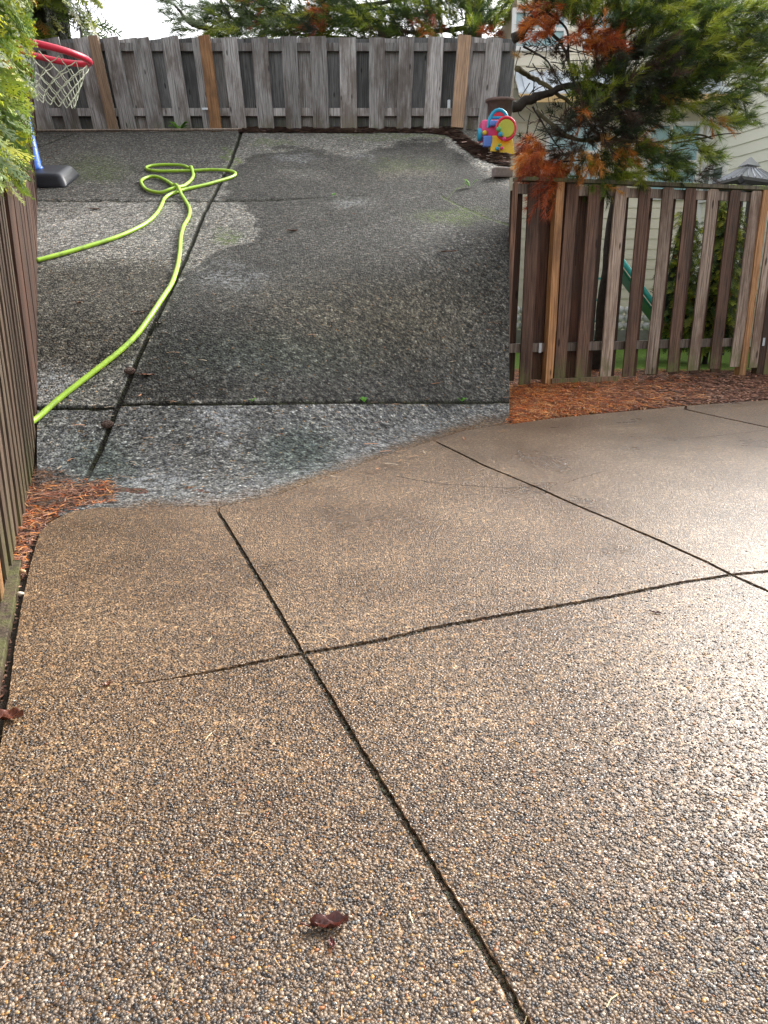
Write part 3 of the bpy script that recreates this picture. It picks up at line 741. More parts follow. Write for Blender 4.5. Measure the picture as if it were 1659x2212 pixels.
# ------------------------------------------------------------------ timber edging and gutter stones
E = [gp(46,1216), gp(30,1318), gp(16,1384), gp(2,1468), gp(-30,1640)]
mb = MB(); V = []; Fs = []
for i, p in enumerate(E):
    t = (E[min(i+1,4)]-E[max(i-1,0)]).normalized(); n = Vector((t.y,-t.x,0)); n = n if n.x < 0 else -n
    for o, z in ((0,-.03),(0,.012),(.045,.014),(.045,-.03)): V.append((p.x+n.x*o, p.y+n.y*o, z))
    if i: b = i*4; Fs += [(b-4+k, b-4+(k+1)%4, b+(k+1)%4, b+k) for k in range(4)]
Fs += [(0,1,2,3),(19,18,17,16)]
mb.add(V,Fs).build('timber_edging', W_left, None, bevel=.003, label='low weathered timber edging between the side fence and the patio gutter', cat='edging')
def stone(name, p, r, col, lab, cat='stone', sq=(1.3,.8,.6)):
    bm = bmesh.new(); bmesh.ops.create_icosphere(bm, subdivisions=2, radius=1)
    for v in bm.verts: v.co = Vector((v.co.x*sq[0], v.co.y*sq[1], v.co.z*sq[2]))*r*(1+.12*math.sin(v.co.x*5+v.co.y*3))
    me = bpy.data.meshes.new(name); bm.to_mesh(me); bm.free(); me.polygons.foreach_set('use_smooth',[True]*len(me.polygons))
    o = link(name, me, flat(name+'_mat', col, .5, .2, 60), None, label=lab, cat=cat); o.location = p; o.rotation_euler = (0,0,random.random()*3); return o
stone('pebble', gp(49,1238)+Vector((0,0,.008)), .012, (.62,.38,.2), 'tan pebble lying in the gutter beside the left slab edge')
stone('pebble', gp(44,1284)+Vector((0,0,.004)), .011, (.8,.72,.6), 'cream white pebble in the gutter, nearer than the tan one')
p = up(1084,384); MB().box(p+Vector((0,0,.06)), (.24,.16,.12), Matrix.Rotation(.25,3,'Z')).build('paver_stone', flat('rose_paver',(.26,.21,.19),.8,.25,20,.004), None, bevel=.02, label='loose square paver stone at the right edge of the grey patio', cat='stone')

# ------------------------------------------------------------------ hose
HP = [(80,569),(110,561),(150,550),(200,535),(250,519),(290,502),(320,485),(340,465),(350,447),(356,434),(370,424),(400,414),(440,405),(480,394),(503,386),(509,379),(497,374),(460,371),(420,373),(380,374),(340,374),(320,371),(317,366),(330,362),(360,360),(395,362),(411,370),(418,382),(412,395),(395,408),(370,418),(345,421),(320,416),(308,405),(306,395),(318,388),(335,386),(352,391),(370,402),(386,418),(400,437),(410,457),(408,475),(397,495),(391,520),(389,550),(383,585),(371,620),(350,653),(325,691),(295,732),(260,766),(220,798),(175,833),(125,873),(80,913),(40,948)]
P2 = spline([(a,b,0) for a,b in HP], 6); pts = []
for i, q in enumerate(P2):
    t = i/len(P2); lift = 0
    pts.append(up(max(81,q.x), q.y, .026)) if q.x > 80 else pts.append(up(81, q.y, .026)+Vector(((q.x-81)/FP*5,-(81-q.x)*.004,0)))
# later runs pass over earlier ones
n_ = len(pts)
arr = [p.copy() for p in pts]
for i in range(n_):
    for j in range(0, i-12):
        d2 = math.hypot(arr[i].x-arr[j].x, arr[i].y-arr[j].y)
        if d2 < .16: pts[i].z = max(pts[i].z, arr[i].z+.05*(1-sm(d2/.16)))
hose_m = NT('lime_hose'); hose_m.set(Base_Color=hose_m.mix(hose_m.ramp(hose_m.noise(hose_m.coord(), 9, 5, .7), [(.52,0.),(.68,.7)]), hose_m.ramp(hose_m.noise(hose_m.coord(), 3, 3), [(.3,(.30,.52,.025)),(.7,(.43,.68,.05))]), (.16,.24,.05)), Roughness=.42)
MB().tube(pts, .0195, 10).build('garden_hose', hose_m.m, None, smooth=True, label='lime green garden hose looping across the grey patio', cat='hose')

# ------------------------------------------------------------------ toy basketball stand
bp = up(100,392); bx, by, bz = bp
hoop = empty('basketball_hoop', bp, 0, label='child basketball hoop with blue pole and red rim at left of the grey patio', cat='basketball hoop')
def flatc(name, col, rough=.35): 
    s = NT(name); s.set(Base_Color=s.ramp(s.noise(s.coord(),4,3), [(.3, tuple(q*.85 for q in col)),(.7,col)]), Roughness=rough); return s.m
m_blue = flatc('blue_plastic', (.01,.16,.72)); m_black = flatc('black_plastic', (.018,.022,.030), .4); m_red = flatc('red_plastic', (.75,.03,.07)); m_wh = flatc('white_plastic', (.75,.75,.75))
til = math.atan(SL)
bm = bmesh.new(); bmesh.ops.create_cube(bm, size=1)
for v in bm.verts:
    v.co = Vector((v.co.x*.82*(.80 if v.co.z > 0 else 1), v.co.y*.78*(.72 if v.co.z > 0 else 1), (v.co.z+.5)*.16))
bmesh.ops.bevel(bm, geom=bm.edges[:], offset=.07, segments=4, affect='EDGES', profile=.6)
me = bpy.data.meshes.new('base'); bm.to_mesh(me); bm.free(); me.polygons.foreach_set('use_smooth',[True]*len(me.polygons))
o = link('base', me, m_black, hoop); o.rotation_euler = (til,0,.08); o.location = (-.05,0,-.01)
tl = Vector((-.10,0,0))
pole0 = Vector((-.14,0,.13)); pole1 = pole0+Vector((-.12,.02,1.45))
MB().tube([pole0+Vector((0,0,-.02)), pole0+Vector((0,0,.03)), pole0+Vector((-.003,0,.04)), pole0.lerp(pole1,.5), pole1], [.125,.125,.105,.075,.06], 18).build('pole', m_blue, hoop, smooth=True)
rc = at(99,113,by)-bp; rr_ = .50; rot = Matrix.Rotation(R(9),3,'Y') @ Matrix.Rotation(R(2),3,'X')
ring = [rc+rot @ Vector((rr_*math.cos(a), rr_*math.sin(a), 0)) for a in [2*math.pi*i/40 for i in range(40)]]
MB().tube(ring, .038, 10, True).build('rim', m_red, hoop, smooth=True)
mb = MB(); ns = 14
def netp(k, j):
    a = 2*math.pi*(k+.5*(j % 2))/ns; f = j/6; r = rr_*(1-.55*f**.8)*.97; return rc+rot @ Vector((r*math.cos(a), r*math.sin(a), 0))+Vector((.05*f,0,-.07-.50*f))
for j in range(6):
    for k in range(ns):
        a = netp(k, j); 
        for kk in ((k, k-1) if j % 2 == 0 else (k, k+1)):
            b = netp(kk, j+1); m = (a+b)/2+Vector((0,0,-.012)); mb.tube([a,m,b], .006, 5)
mb.build('net', flatc('net_cord',(.62,.66,.5),.7), hoop)
bb = pole1+Vector((-.1,0,.2))
MB().box(bb+Vector((-.02,0,.1)), (.03,1.0,.62)).build('backboard', m_wh, hoop, bevel=.01)
for z_ in (0,.08): MB().box(bb+Vector((.0,-.40,-.12+z_)), (.012,.14,.03)).build('stripe', m_red, hoop)
MB().tube([pole1, pole1.lerp(rc, .25), rc+Vector((-rr_,0,.02))], .03, 8).build('bracket', m_red, hoop)

# ------------------------------------------------------------------ toddler walker toy and pot
tp = up(1078,330); toy = empty('toy_walker', tp, 0, label='pink, blue and yellow toddler walker toy by the rear fence', cat='toy')
def T3(u, v, dy=0): return at(u, v, tp.y+dy)-tp
m_pink = flatc('pink_plastic',(.78,.07,.24)); m_cyan = flatc('teal_plastic',(.02,.36,.58)); m_yel = flatc('yellow_plastic',(.80,.52,.03)); m_lb = flatc('cornflower_plastic',(.12,.24,.68)); m_grn = flatc('green_plastic',(.1,.5,.18)); m_lime = flatc('lime_window',(.55,.55,.08))
def pill(a, b, d, y, name, mat, bev=.04, **k):
    A, B = T3(*a, y), T3(*b, y); c = (A+B)/2
    return MB().box((c.x, c.y, c.z), (abs(B.x-A.x), d, abs(B.z-A.z))).build(name, mat, toy, smooth=True, bevel=bev, seg=3, **k)
pill((1037,262),(1080,303),.34,.28,'body',m_pink,.06)
pill((1036,290),(1054,306),.30,.30,'front_bumper',m_pink,.03)
A = T3(1054,276,.12); B = T3(1099,276,.12)
arch = [A]+[ (A+B)/2+Vector((math.cos(t)*-(B.x-A.x)/2, 0, math.sin(t)*.24)) for t in [i*math.pi/10 for i in range(11)]]+[B]
MB().tube(arch, .026, 10).build('handle', m_cyan, toy, smooth=True)
A = T3(1057,254,.12); B = T3(1098,254,.12); MB().tube([A,B], .02, 8).build('handle_bar', m_cyan, toy, smooth=True)
pill((1062,242),(1090,252),.03,.13,'dial_panel',m_red,.01)
pill((1057,262),(1092,274),.16,.12,'console',m_lb,.02)
pill((1044,294),(1062,318),.10,.08,'foot_block',m_lb,.02)
# flared yellow panel
Q = [T3(1063,291), T3(1108,291), T3(1113,334), T3(1059,334)]
mb = MB(); mb.hexa([Q[3]+Vector((0,.0,0)), Q[2], Q[2]+Vector((0,.2,0)), Q[3]+Vector((0,.2,0)), Q[0]+Vector((0,.06,0)), Q[1]+Vector((0,.06,0)), Q[1]+Vector((0,.2,0)), Q[0]+Vector((0,.2,0))])
mb.build('front_panel', m_yel, toy, smooth=True, bevel=.02, seg=3)
cen = T3(1093,278,-.02); ang = [2*math.pi*i/28 for i in range(28)]
MB().tube([cen+Vector((.135*math.cos(a),0,.15*math.sin(a))) for a in ang], .022, 8, True).build('ring_frame', m_red, toy, smooth=True)
MB().lathe([(.115,-.03),(.13,0),(.115,.03)], cen, 24, Vector((0,1,0))).build('window_disc', m_lime, toy, smooth=False)
for (u, v, r, m_) in ((1077,279,.035,m_grn),(1081,290,.035,m_cyan),(1089,300,.03,m_pink),(1079,313,.022,m_grn),(1074,321,.028,m_cyan),(1084,320,.024,m_pink),(1047,287,.036,m_yel)):
    yo = -.06 if u != 1047 else .10
    MB().lathe([(r,-.02),(r*.9,.02),(r*.5,.03)], T3(u,v,yo if v < 305 else -.02), 12, Vector((0,-1,0))).build('button', m_, toy, smooth=True)
for (u, v) in ((1037,291),):
    MB().lathe([(.06,-.04),(.09,-.03),(.09,.03),(.06,.04)], T3(u,v,.2), 16, Vector((1,0,0))).build('wheel', m_cyan, toy, smooth=True)
pp = up(1082,292); pot_h = (at(1082,230,pp.y+.35)-pp).z
pot = MB().lathe([(.12,0),(.19,.1),(.215,pot_h-.05),(.25,pot_h-.05),(.26,pot_h-.02),(.25,pot_h),(.21,pot_h),(.20,pot_h-.06)], (0,0,0), 24).build('plant_pot', flat('dark_clay',(.16,.10,.085),.6,.3,10), None, smooth=True, label='dark clay pot standing behind the toddler toy at the rear fence', cat='pot')
pot.location = (pp.x+.05, pp.y+.6, pp.z+.15)

# ------------------------------------------------------------------ leaves, cones, weeds
def leaf(p, L, wd, col, rz, lab, curl=.25, group='dead leaves on the patio', name='dead_leaf'):
    if p.y > 4: L *= .75; wd *= .6; curl *= .5
    n = 8; m = 4; V = []; Fs = []; 
    for i in range(n+1):
        t = i/n; hw = wd*math.sin(math.pi*min(1, t*.95+.03))**.8*(1+.18*math.sin(i*2.4))
        for j in range(-m, m+1):
            s_ = j/m; V.append((L*(t-.5), hw*s_, L*curl*(abs(s_)**1.5*.5+(t-.5)**2*1.2)+.003+.006*math.sin(i*1.7+j*1.3)*curl*4*L/.1))
    k = 2*m+1
    for i in range(n):
        for j in range(k-1): Fs.append((i*k+j, i*k+j+1, (i+1)*k+j+1, (i+1)*k+j))
    mb = MB(); mb.add(V, Fs); mb.tube([(-L/2,0,.005),(-L*.75,.004,.012)], .0015, 5)
    s = NT('leaf_'+name); f = s.noise(s.coord(), 60, 4); s.set(Base_Color=s.ramp(f, [(.3, tuple(q*.5 for q in col)),(.7,col)]), Roughness=.32); s.bump(f, .002)
    o = mb.build(name, s.m, None, smooth=True, label=lab, cat='leaf', group=group); o.location = p; o.rotation_euler = (0,0,rz); return o
leaf(gp(712,2003)+Vector((0,0,.002)), .068, .015, (.13,.035,.025), .15, 'curled dark red dead leaf near the middle joint in the foreground', .35)
leaf(gp(16,1556)+Vector((.0,0,.004)), .085, .024, (.19,.06,.035), .1, 'reddish brown dead leaf on the left slab edge above the gutter', .3)
leaf(gp(1418,1325), .03, .006, (.12,.03,.02), -.2, 'small dark red leaf sliver on the right foreground slab', .2)
leaf(gp(233,1481), .022, .008, (.3,.1,.04), .7, 'tiny rust leaf at the left end of the cross joint', .4)
leaf(gp(717,2042), .022, .005, (.16,.03,.025), 1.9, 'small dark red leaf fragment below the curled leaf', .3)
leaf(up(320,812,.004), .13, .03, (.34,.13,.06), -.2, 'orange brown leaf between the two joints of the grey patio', .2)
leaf(up(300,676,.004), .16, .02, (.30,.16,.09), .3, 'tan leaf left of the green hose on the grey patio', .15)
leaf(up(170,655,.004), .10, .02, (.34,.16,.08), 1.0, 'small orange leaf on the left dark slab', .2)
leaf(up(632,500,.004), .14, .03, (.30,.13,.09), .4, 'small red brown leaf alone on the big dark slab', .3)
leaf(up(960,545,.004), .30, .015, (.3,.13,.07), -.05, 'long thin orange twig leaf at the right of the dark slab', .1)
leaf(up(205,453,.004), .13, .03, (.42,.2,.1), .3, 'orange leaf just below the upper joint on the left', .2)
leaf(up(345,700,.004), .10, .03, (.12,.08,.07), 1.2, 'brown leaf beside the hose and the joint', .3)
def cone(p, L, lab):
    o = empty('pine_cone', p, .8, label=lab, cat='pine cone'); mb = MB()
    for j in range(9):
        t = j/8; r = L*.33*math.sin(math.pi*(.12+.8*t))
        for k in range(8):
            a = k*.785+j*.39; c = Vector((L*(t-.5), r*math.cos(a), r*math.sin(a)+L*.25)); mb.box(c, (L*.12,L*.11,L*.05), Matrix.Rotation(-a,3,'X'))
    mb.build('scales', m_cone, o)
    MB().tube([(-L*.45,0,L*.25),(L*.45,0,L*.25)], L*.12, 6).build('core', m_cone, o)
m_cone = flat('cone_scale', (.10,.055,.04), .7, .4, 50)
cone(up(281,806), .07, 'brown pine cone lying in the long joint beside the hose')
cone(up(233,922), .07, 'brown pine cone in the long joint below the crossing')
def weed(p, r, n, lab, cols=((.10,.22,.03),(.16,.32,.05)), name='weed'):
    V = []; Fs = []; CC = []
    for i in range(n):
        a = random.random()*6.28; L = r*random.uniform(.6,1.1); hh = r*random.uniform(.25,.8); wd = L*.32; c = random.choice(cols); b = len(V)
        ca, sa = math.cos(a), math.sin(a)
        for t, ww, z in ((.05,.1,.0),(.4,.7,.6),(.7,1,.9),(1,.05,.8)):
            V += [(ca*L*t-sa*wd/2*ww, sa*L*t+ca*wd/2*ww, hh*z), (ca*L*t+sa*wd/2*ww, sa*L*t-ca*wd/2*ww, hh*z)]; CC += [c, c]
        Fs += [(b+2*k,b+2*k+1,b+2*k+3,b+2*k+2) for k in range(3)]
    me = nmesh(name, V, Fs, np.array(CC)); o = link(name, me, m_leafcol, None, label=lab, cat='weed', group='small weeds on the grey patio'); o.location = p; return o
weed(up(388,281), .22, 16, 'small green weed at the foot of the rear fence')
weed(up(787,868,.0), .05, 9, 'tiny bright green weed in the middle of the cross joint', ((.2,.5,.06),(.14,.4,.05)))
weed(up(998,867,.0), .055, 9, 'tiny green weed at the right end of the cross joint', ((.2,.5,.06),(.14,.4,.05)))
weed(up(545,867,.0), .035, 7, 'tiniest green sprout in the cross joint, left of the others', ((.2,.5,.06),(.14,.4,.05)))
weed(up(1016,406,.01), .13, 7, 'pale green sprig lying near the mossy crack', ((.28,.42,.2),(.2,.32,.12)))
weed(up(720,425,.01), .05, 6, 'small green leaflets on the upper joint', ((.2,.5,.06),(.14,.4,.05)))

# ------------------------------------------------------------------ foliage
def shoots(P, D, L, N, nl, cols, wd=.005, spread=(.5,1.0), seed=1):
    """pine shoots: arrays of base points, directions, lengths; returns verts, tris, colours"""
    r = np.random.default_rng(seed); m = len(P); D = D/np.linalg.norm(D, axis=1, keepdims=True)
    t = r.random((m, N))**.8; th = r.uniform(spread[0], spread[1], (m, N))*(1.15-.55*t); ph = r.random((m, N))*6.283
    a = np.cross(D, np.array([0.3,.2,1.0])); a /= np.linalg.norm(a, axis=1, keepdims=True)+1e-9; b = np.cross(D, a)
    base = P[:,None]+D[:,None]*(t*L[:,None])[...,None]; base[...,2] -= .12*(t*L[:,None])**2/np.maximum(L[:,None],.01)
    nd = D[:,None]*np.cos(th)[...,None]+(a[:,None]*np.cos(ph)[...,None]+b[:,None]*np.sin(ph)[...,None])*np.sin(th)[...,None]
    nd[...,2] -= .12; nd /= np.linalg.norm(nd, axis=2, keepdims=True)
    ln = nl[:,None]*r.uniform(.7,1.15,(m,N)); side = np.cross(nd, r.normal(size=(m,N,3))); side /= np.linalg.norm(side, axis=2, keepdims=True)+1e-9
    tip = base+nd*ln[...,None]; s = side*(wd/2)
    V = np.stack([base-s, base+s, tip], 2).reshape(-1,3); F_ = np.arange(len(V)).reshape(-1,3)
    c = cols[:,None]*r.uniform(.7,1.35,(m,N,1)); CC = np.repeat(c.reshape(-1,3), 3, 0)
    # stem
    e = P+D*L[:,None]; sv = a*.004; V2 = np.stack([P-sv, P+sv, e], 1).reshape(-1,3)
    F2 = np.arange(len(V2)).reshape(-1,3)+len(V); C2 = np.tile(np.array([.12,.085,.05]), (len(V2),1))
    return np.concatenate([V,V2]), np.concatenate([F_,F2]), np.concatenate([CC,C2])
GREEN = np.array([(.06,.10,.018),(.10,.155,.016),(.19,.25,.022),(.03,.05,.018),(.27,.31,.035),(.05,.085,.03)])
RUST = np.array([(.50,.13,.035),(.38,.08,.03),(.62,.22,.045),(.28,.07,.03)])
ORAN = np.array([(.60,.26,.05),(.5,.2,.04),(.35,.2,.05),(.62,.33,.08)])
PALE = np.array([(.13,.17,.10),(.16,.20,.11),(.09,.13,.06)])
DARK = np.array([(.035,.055,.028),(.05,.045,.035),(.06,.07,.04),(.08,.05,.035)])
def blobs(B, root, seed, y, scale=1.0, dens=210., ulim=None, N=70):
    r = np.random.default_rng(seed); out = {'g': [], 'd': []}
    PP, DD, LL, NL, CL, dead = [], [], [], [], [], []
    for (u, v, ru, rv, kind, dn) in B:
        n = max(3, int(math.pi*ru*rv/dens*dn))
        for _ in range(n):
            rr = math.sqrt(r.random()); a = r.random()*6.283; uu = u+ru*rr*math.cos(a); vv = v+rv*rr*math.sin(a); yy = y+r.normal()*.35*scale
            p = at(uu, vv, yy)
            d = Vector((p.x-root.x, (p.y-root.y)*.5+r.normal()*.5, (p.z-root.z)*.35)).normalized()+Vector((r.normal()*.45, r.normal()*.5-.2, r.normal()*.4+.1))
            if kind in ('r','o'): d.z -= .5
            L = r.uniform(.12,.26)*scale; d.normalize(); q = p+d*(L+.09*scale)
            if ulim and (proj(*p)[0] < ulim+14 or proj(*q)[0] < ulim): continue
            pal = {'g': GREEN, 'r': RUST, 'o': ORAN, 'p': PALE, 'd': DARK, 'b': GREEN*1.5}[kind]
            PP.append(tuple(p)); DD.append(tuple(d)); LL.append(L); NL.append(.10*scale*r.uniform(.8,1.25)); CL.append(pal[r.integers(len(pal))]); dead.append(kind in ('r','o'))
    PP, DD, LL, NL, CL, dead = map(np.array, (PP,DD,LL,NL,CL,dead)); res = []
    for m in (~dead, dead):
        res.append(shoots(PP[m], DD[m], LL[m], N, NL[m], CL[m], .0052*scale, seed=seed) if m.any() else None)
    return res, PP
def limb(pts, r0, r1, mat, parent, name='branch', n=8):
    P = spline(pts, 6); m = len(P); P = [p+Vector((random.gauss(0,r0*.15),random.gauss(0,r0*.15),random.gauss(0,r0*.12))) for p in P]
    return MB().tube(P, [r0+(r1-r0)*i/(m-1) for i in range(m)], n).build(name, mat, parent, smooth=True)
# near pine, right: stands behind the right fence, boughs hang over it
YP = 8.75
root = at(1345, 150, 9.6); tree = empty('pine_tree', (root.x, 9.6, 0), label='big pine with green and rust brown needles hanging over the right fence', cat='tree')
T_ = Vector((root.x, 9.6, 0))
def A_(u, v, y): return at(u, v, y)-T_
limb([(0,.05,-.1),(.02,.0,1.2),A_(1350,300,9.6),A_(1345,180,9.6),A_(1340,40,9.6),A_(1340,-200,9.6),A_(1345,-520,9.6),A_(1330,-800,9.6)], .085, .04, m_bark, tree, 'trunk', 12)
LB_ = [([(1110,232),(1150,212),(1180,202),(1260,180),(1350,200),(1440,230)],.055,.012,m_bark),
 ([(1112,85),(1156,38),(1230,-20),(1330,-60)],.05,.02,m_bark),
 ([(1118,148),(1150,168),(1185,188),(1240,230),(1300,300),(1340,330)],.03,.009,m_barkm),
 ([(1150,40),(1210,90),(1232,150),(1245,200),(1262,250)],.018,.008,m_bark),
 ([(1130,100),(1180,130),(1205,170),(1230,210)],.012,.006,m_bark),
 ([(1150,230),(1175,270),(1200,310),(1225,340)],.012,.005,m_bark),
 ([(1170,20),(1222,60),(1228,120),(1238,200),(1220,300)],.012,.006,m_bark),
 ([(1160,240),(1240,300),(1330,300),(1400,310),(1455,300),(1500,290),(1540,300)],.022,.008,m_barkm),
 ([(1350,290),(1395,315),(1440,330),(1440,330),(1490,320)],.014,.006,m_barkm),
 ([(1400,240),(1450,225),(1500,238),(1528,262)],.010,.004,m_bark),
 ([(1260,100),(1400,110),(1530,105),(1590,108),(1650,85)],.022,.010,m_bark),
 ([(1480,90),(1560,65),(1620,45),(1665,12)],.018,.020,m_bark),
 ([(1560,220),(1605,180),(1640,140),(1670,110)],.008,.010,m_bark),
 ([(1450,310),(1510,300),(1560,290),(1600,288)],.010,.004,m_bark),
 ([(1165,280),(1230,300),(1290,310)],.008,.004,m_bark),([(1165,300),(1210,316),(1270,318)],.006,.003,m_bark),
 ([(1150,340),(1185,365),(1215,350),(1260,345),(1330,330)],.012,.005,m_bark)]
for P, a, b, m_ in LB_: limb([A_(u, v, YP+random.uniform(-.1,.3)) for u, v in P], a, b, m_, tree)
for _ in range(90):       # bare dark twigs inside the crown
    u = random.uniform(1115,1300); v = random.uniform(60,360); a = random.uniform(-.5,2.2); L = random.uniform(30,90)
    limb([A_(u,v,YP+.2), A_(u+L*.5*math.cos(a)+random.uniform(-8,8), v+L*.5*math.sin(a), YP+.2), A_(max(1112,u+L*math.cos(a)), v+L*math.sin(a), YP+.2)], .006, .003, m_bark, tree, 'twig', 5)
BL = [(1310,25,120,40,'g',1.3),(1420,50,100,60,'g',1.2),(1530,45,90,45,'g',1.0),(1380,150,80,55,'d',1.3),(1300,205,60,45,'g',.7),(1265,180,35,25,'g',1),
 (1250,270,55,45,'d',.9),(1335,235,65,55,'d',1.2),(1440,165,70,50,'g',1.2),(1500,130,60,40,'g',1.0),(1560,150,60,26,'g',.8),(1600,100,50,36,'g',.9),(1640,55,40,50,'g',.8),(1630,180,40,30,'g',.6),
 (1570,205,28,30,'b',1.1),(1545,262,40,14,'b',1.0),(1585,262,26,10,'g',1.2),(1608,250,9,10,'b',1.8),(1520,230,24,24,'g',.8),(1465,215,30,20,'g',.6),(1470,300,30,14,'g',.7),(1520,345,20,14,'b',1.3),(1500,320,20,14,'g',1),
 (1310,345,50,26,'g',1.1),(1400,335,50,26,'g',1.1),(1450,345,30,20,'g',1.2),(1490,380,26,12,'d',1.1),(1380,380,50,12,'g',1.),(1290,395,30,20,'g',1.1),(1330,380,24,14,'g',1.1),(1440,388,24,12,'g',.8),(1240,395,20,20,'g',.9),
 (1200,110,24,24,'d',.5),(1190,160,30,20,'d',.3),(1130,40,20,30,'d',.6),(1200,10,60,20,'g',1.),(1290,150,35,22,'d',.9),(1410,255,36,20,'g',.6),(1265,215,20,20,'b',1),(1240,180,26,18,'g',.8),
 (1286,85,48,32,'r',1.6),(1180,48,32,34,'r',1.5),(1210,0,50,20,'r',.8),(1152,330,26,40,'r',2.2),(1200,372,32,34,'r',2.4),(1192,412,20,18,'r',3.0),(1130,355,22,26,'r',1.8),(1240,350,24,20,'o',1.2),(1286,340,28,22,'o',1.2),(1376,308,36,12,'o',1.3),(1330,330,20,14,'o',.9),(1120,124,10,10,'o',1.4),(1122,338,14,20,'o',1.8),(1118,285,10,22,'g',1.6),(1117,235,9,24,'r',1.4),(1120,310,10,14,'r',1.6),(1118,190,8,20,'d',1.2),(1120,378,12,10,'b',1.5),(1425,200,14,12,'o',.8),(1540,255,10,9,'o',1),(1300,385,14,16,'o',.8),(1260,240,22,16,'r',.6),(1290,300,30,20,'d',.7),
 (1230,330,25,20,'d',.7),(1350,290,40,20,'d',.7),(1500,60,60,30,'b',.5),(1330,20,60,20,'b',.5),
 # unseen crown above the frame, there to shade and block sky reflections
 (1240,-120,130,100,'g',.55),(1420,-100,140,70,'g',.4),(1290,-300,150,120,'g',.4),(1240,-500,120,150,'g',.3),(1260,-760,100,120,'g',.3)]
res, PP = blobs(BL, Vector((root.x-.6, 9.1, 2.6)), 5, YP, 1.0, 105., 1102)
for (V, F_, CC), nm in zip(res, ('foliage','dead_foliage')):
    V = V - np.array(tuple(T_)); link(nm, nmesh(nm, V, F_, CC), m_leafcol, tree, kind='stuff')
# pine beyond the rear fence (top of picture)
YQ = 16.8; r2 = at(1000,150,17.2); tree2 = empty('pine_tree', (r2.x,17.2,0), label='pine whose boughs show over the top of the rear fence', cat='tree'); T2 = Vector((r2.x,17.2,0))
def A2(u, v, y): return at(u, v, y)-T2
limb([(0,0,-.1),A2(1000,250,17.2),A2(1020,60,17.2),A2(1040,-250,17.2),A2(1040,-800,17.2)], .26, .12, m_bark, tree2, 'trunk', 12)
for P in ([(1010,60),(900,70),(800,60),(740,50)],[(1015,20),(940,-10),(800,10),(640,30),(500,40),(450,60)],[(1000,90),(900,95),(700,78),(560,70)],[(450,62),(410,50),(385,20),(372,5)],[(500,40),(480,10),(470,-20)],[(1040,-80),(900,-100),(700,-80),(500,-60)],[(720,55),(700,20),(690,-20)]):
    limb([A2(u,v,YQ+random.uniform(-.2,.2)) for u, v in P], .05, .014, m_bark, tree2)
B2 = [(395,30,30,26,'p',.5),(425,60,30,16,'p',.7),(385,8,16,10,'p',.8),(455,20,26,20,'p',.8),(470,62,40,16,'g',1.2),(520,40,50,36,'g',.9),(580,25,60,34,'g',1.),(560,60,50,20,'p',.8),(640,40,50,36,'g',1.2),(700,60,50,20,'g',1),(740,22,50,34,'g',1.3),(770,55,40,20,'b',1.2),(810,35,36,36,'b',1.4),(860,50,40,30,'g',1.2),(900,20,50,30,'b',1),(950,40,36,36,'g',1.2),(1000,25,40,30,'g',1.2),(1060,40,36,36,'g',1.1),(1020,65,30,14,'b',1.2),
 (705,28,14,30,'r',1.6),(700,40,18,14,'r',1),(940,50,22,22,'r',.9),(1055,66,30,12,'r',1.2),(560,8,14,12,'r',.7),(640,70,60,16,'d',1),(860,75,100,14,'d',1),(1090,30,20,30,'g',1),(620,95,200,24,'g',.6),(900,100,180,24,'g',.6),
 (700,-80,260,60,'g',.4),(950,-100,200,80,'g',.4),(850,-260,260,110,'g',.3),(1000,-450,200,130,'g',.25)]
res, PP = blobs(B2, Vector((r2.x,17.2,4.5)), 9, YQ, 1.75, 100., None, 64)
for (V, F_, CC), nm in zip(res, ('foliage','dead_foliage')):
    V = V - np.array(tuple(T2)); link(nm, nmesh(nm, V, F_, CC), m_leafcol, tree2, kind='stuff')

# cedar hedge trees (scale-leaved sprays)
def spray_tmpl(r):
    V = []; Fs = []
    def strip_(x, y, a, L, wd):
        b = len(V); ca, sa = math.cos(a), math.sin(a); z = r.uniform(-.03,.03)
        V.extend([(x-sa*wd/2, y+ca*wd/2, z), (x+sa*wd/2, y-ca*wd/2, z), (x+ca*L*.6+sa*wd/2, y+sa*L*.6-ca*wd/2, z-.03*L), (x+ca*L*.6-sa*wd/2, y+sa*L*.6+ca*wd/2, z-.03*L), (x+ca*L, y+sa*L, z-.12*L)])
        Fs.extend([(b,b+1,b+2),(b,b+2,b+3),(b+3,b+2,b+4)])
    strip_(0,0,0,1.0,.07)
    for i in range(9):
        t = .12+i*.095; s_ = 1 if i % 2 else -1; a = s_*r.uniform(.6,.85); L = .48*(1-t*.6)*r.uniform(.8,1.1); strip_(t,0,a,L,.06)
        for q_ in (.4,.68): strip_(t+math.cos(a)*L*q_, math.sin(a)*L*q_, a-s_*.6*(1 if q_ < .5 else -1), L*.42, .05)
    return np.array(V), np.array(Fs)
